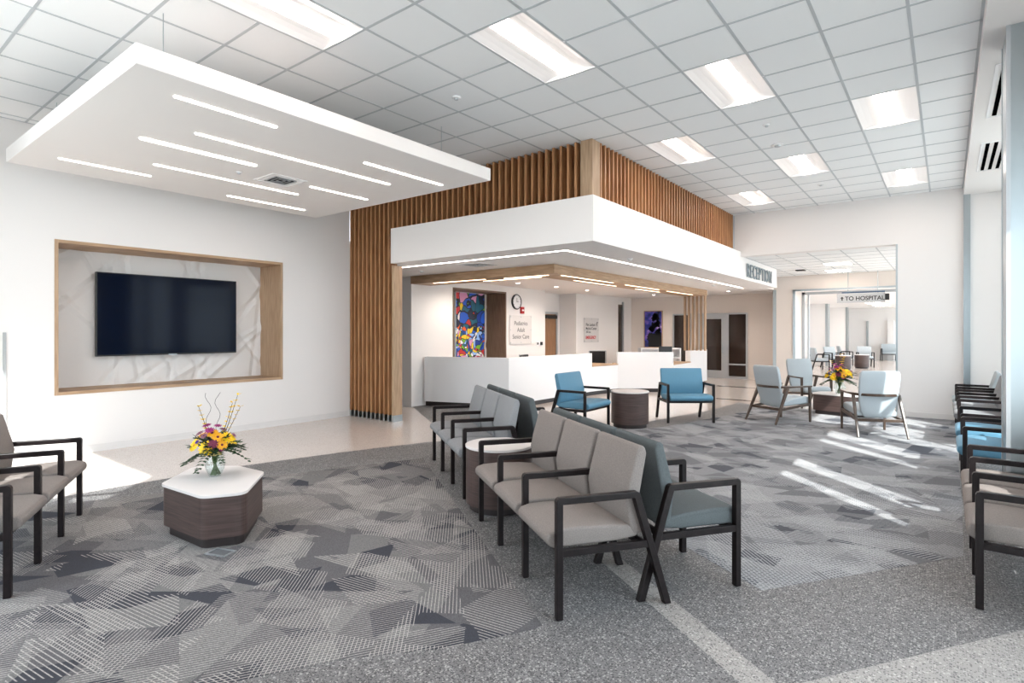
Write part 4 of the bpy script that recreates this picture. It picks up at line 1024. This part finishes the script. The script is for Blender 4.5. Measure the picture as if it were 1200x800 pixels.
# ------------------------------------------------------------ flowers
def bouquet(label, x, y, z, seed, s=1.0, tall=True, small=False):
    rnd = random.Random(seed)
    v = thing('flower_arrangement', label, 'flowers', (x, y, z), rnd.uniform(0, 1))
    prof = [(0.0, 0.0), (0.045, 0.0), (0.05, 0.012), (0.072, 0.06), (0.078, 0.09), (0.07, 0.125), (0.048, 0.16), (0.043, 0.18), (0.052, 0.20)]
    inner = [(r_ - 0.004, z_ + 0.003) for r_, z_ in prof[1:]][::-1]
    MB().lathe(prof + inner[:-1] + [(0.0, 0.006)], n=28).build('vase', 'glass', v, smooth=True)
    MB().lathe([(0.0455, 0.172), (0.052, 0.175), (0.052, 0.194), (0.0565, 0.2), (0.051, 0.207), (0.047, 0.20)], n=28).build('ribbon', mat('ribbon_gold', (196, 176, 112), 0.5), v)
    mb = MB()
    for k in range(24):
        a = rnd.uniform(0, 6.28); r0 = rnd.uniform(0.01, 0.045); b = a + pi + rnd.uniform(-0.6, 0.6)
        mb.tube([(r0 * cos(b), r0 * sin(b), 0.012), (0.02 * cos(a), 0.02 * sin(a), 0.15), (0.05 * cos(a), 0.05 * sin(a), 0.26)], 0.0042, 5)
    mb.build('stems', 'stem', v)
    # foliage: serrated fern sprays
    mb = MB()
    def leafblade(p, d, up, L, W):
        p, d = Vector(p), Vector(d).normalized(); sd_ = d.cross(Vector(up)).normalized(); n_ = sd_.cross(d)
        q = [p, p + d * L * 0.4 + sd_ * W, p + d * L - n_ * L * 0.15, p + d * L * 0.4 - sd_ * W, p + d * L * 0.4 + n_ * W * 0.4]
        b = [mb.bm.verts.new(t_) for t_ in q]
        mb.bm.faces.new((b[0], b[1], b[4])); mb.bm.faces.new((b[1], b[2], b[4])); mb.bm.faces.new((b[2], b[3], b[4])); mb.bm.faces.new((b[3], b[0], b[4]))
    for k in range(46):
        a = rnd.uniform(0, 2 * pi); el = rnd.uniform(-0.2, 1.1); L = rnd.uniform(0.13, 0.25)
        base = Vector((0.02 * cos(a), 0.02 * sin(a), 0.22)); d = Vector((cos(a) * cos(el), sin(a) * cos(el), sin(el)))
        for j in range(1, 9):
            u = j / 8; c = base + d * L * u - Vector((0, 0, 0.10 * u * u * L / 0.25)); sd_ = d.cross(Vector((0, 0, 1))).normalized()
            for s_ in (-1, 1): leafblade(c, d * 0.7 + sd_ * s_, (0, 0, 1), 0.06 * (1.15 - u * 0.6), 0.016)
        leafblade(base + d * L * 0.9 - Vector((0, 0, 0.08 * L / 0.25)), d, (0, 0, 1), 0.06, 0.014)
    mb.build('foliage', 'leaf', v)
    def daisy(c, n_, rad, m, layers=2, name='yellow_daisy', petals=14):
        c, n_ = Vector(c), Vector(n_).normalized(); a = n_.orthogonal().normalized(); b = n_.cross(a); mb = MB()
        for ly in range(layers):
            rr = rad * (1 - 0.3 * ly); lift = 0.3 + 0.45 * ly
            for k in range(petals):
                th = 2 * pi * (k + 0.5 * ly) / petals; d = a * cos(th) + b * sin(th); sd_ = n_.cross(d); wd = rr * 0.20
                tip = c + d * rr + n_ * rr * lift * 0.35; mid = c + d * rr * 0.6 + n_ * rr * lift * 0.45
                mb.hull([c, mid + sd_ * wd, tip + sd_ * wd * 0.5, tip - sd_ * wd * 0.5, mid - sd_ * wd], [(0, 1, 2, 3, 4)])
        o = mb.build(name, m, v)
        e = MB()
        for k in range(3): pass
        e.lathe([(0, 0), (rad * 0.22, 0.0), (rad * 0.2, rad * 0.12), (0, rad * 0.2)], n=10)
        R3 = Vector((0, 0, 1)).rotation_difference(n_).to_matrix()
        bmesh.ops.rotate(e.bm, verts=e.bm.verts, cent=(0, 0, 0), matrix=R3); bmesh.ops.translate(e.bm, verts=e.bm.verts, vec=c + n_ * rad * 0.08)
        e.build('flower_centre', 'gold' if m == 'yellow' else 'burgundy', o)
    rz = v.rotation_euler.z
    def at(right, up, fwd):
        """offsets seen from the room's camera side, turned into local axes"""
        th = math.atan2(y, x); dr = Vector((-x, -y, 0)).normalized(); rt = Vector((-dr.y, dr.x, 0)) 
        p = rt * right + dr * fwd + Vector((0, 0, up)); p.rotate(Matrix.Rotation(-rz, 3, 'Z')); return p
    blooms = [(-0.145, 0.27, 0.02, 'yellow', 0.058), (-0.06, 0.25, 0.10, 'yellow', 0.062), (0.02, 0.33, 0.08, 'gold', 0.05), (0.10, 0.31, 0.05, 'yellow', 0.062), (-0.02, 0.36, 0.05, 'gold', 0.05),
              (0.05, 0.27, 0.11, 'gold', 0.045), (0.13, 0.27, -0.03, 'yellow', 0.055), (-0.10, 0.33, -0.05, 'gold', 0.05), (0.0, 0.26, -0.12, 'yellow', 0.06)]
    for r_, u, f_, m_, rad in blooms:
        c = at(r_, u, f_); daisy(c, c - Vector((0, 0, 0.17)) + at(0, 0, 0.06), rad, m_)
    for r_, u, f_, m_, rad in [(-0.015, 0.285, 0.13, 'burgundy', 0.042), (0.045, 0.25, 0.12, 'magenta', 0.03), (-0.06, 0.42, 0.0, 'magenta', 0.038), (-0.04, 0.385, 0.05, 'magenta', 0.042), (0.02, 0.415, 0.02, 'magenta', 0.032), (-0.11, 0.36, 0.0, 'mauve', 0.035), (-0.08, 0.345, 0.06, 'mauve', 0.03), (0.06, 0.38, 0.0, 'mauve', 0.03), (0.14, 0.33, 0.03, 'mauve', 0.025), (-0.13, 0.30, 0.05, 'purple', 0.02)]:
        c = at(r_, u, f_); daisy(c, c - Vector((0, 0, 0.17)) + at(0, 0, 0.05), rad, m_, 3, {'burgundy': 'burgundy_bloom', 'magenta': 'magenta_bloom', 'mauve': 'mauve_bloom', 'purple': 'purple_bloom'}[m_], 10)
    br = [(-0.12, 0.58, 0), (0.17, 0.66, 0), (0.13, 0.60, 0.02), (0.19, 0.56, 0)] if tall else [(0.02, 0.56, 0), (0.05, 0.52, 0.02), (-0.1, 0.46, 0)]
    for r_, u, f_ in br:
        b0 = at(r_ * 0.35, 0.30, 0); b1 = at(r_, u, f_)
        o = MB().tube([b0, (b0 + b1) / 2 + at(0.004, 0.004, 0), b1], 0.0032, 5, 0.0015).build('forsythia_branch', 'twig', v)
        mb = MB()
        for k in range(7):
            u_ = 0.2 + 0.8 * k / 6; c = b0.lerp(b1, u_)
            for q in range(4):
                a = rnd.uniform(0, 6.28); d = Vector((cos(a), sin(a), 0.5)).normalized(); sd_ = d.cross(Vector((0, 0, 1))); L = 0.026 if k != 6 else 0.036
                mb.hull([c, c + d * L * 0.6 + sd_ * 0.011, c + d * L, c + d * L * 0.6 - sd_ * 0.011], [(0, 1, 2, 3)])
        mb.build('forsythia_blossoms', 'yellow', o)
    if tall:
        for r_, ph_ in ((-0.05, 0.0), (0.02, 1.8)):
            mb = MB().tube([at(r_ + 0.022 * sin(k * 0.9 + ph_) * (0.5 + k / 20), 0.30 + 0.030 * k, 0) for k in range(14)], 0.0016, 5); mb.build('curly_twig', 'twig', v)
    v.scale = (s, s, s)
    return v
bouquet('tall flower arrangement in a glass vase on the near hexagonal table', -4.78, 2.21, 0.405, 3, 1.0)
bouquet('smaller bright flower arrangement on the far table among pale lounge chairs', -1.62, 12.5, 0.405, 8, 1.35, False)

# floor outlet in the carpet
fo = thing('floor_outlet', 'small rectangular metal floor outlet in the carpet before the hexagonal table', 'floor outlet', (-4.13, 1.95, 0.004), R(20))
MB().box(-0.09, 0.09, -0.06, -0.045, 0, 0.006).box(-0.09, 0.09, 0.045, 0.06, 0, 0.006).box(-0.09, -0.075, -0.045, 0.045, 0, 0.006).box(0.075, 0.09, -0.045, 0.045, 0, 0.006).build('rim', 'alu', fo)
box(-0.075, 0.075, -0.045, 0.045, 0, 0.003).build('lid', 'lid', fo)
# art edge on in the hall
ha = thing('hall_artwork', 'narrow colourful artwork on the left wall of the bright hall', 'artwork', (-5.19, 27.4, 1.0))
MB().box(0, 0.03, -0.6, 0.6, 0, 1.5).build('canvas', painting_mat(), ha)
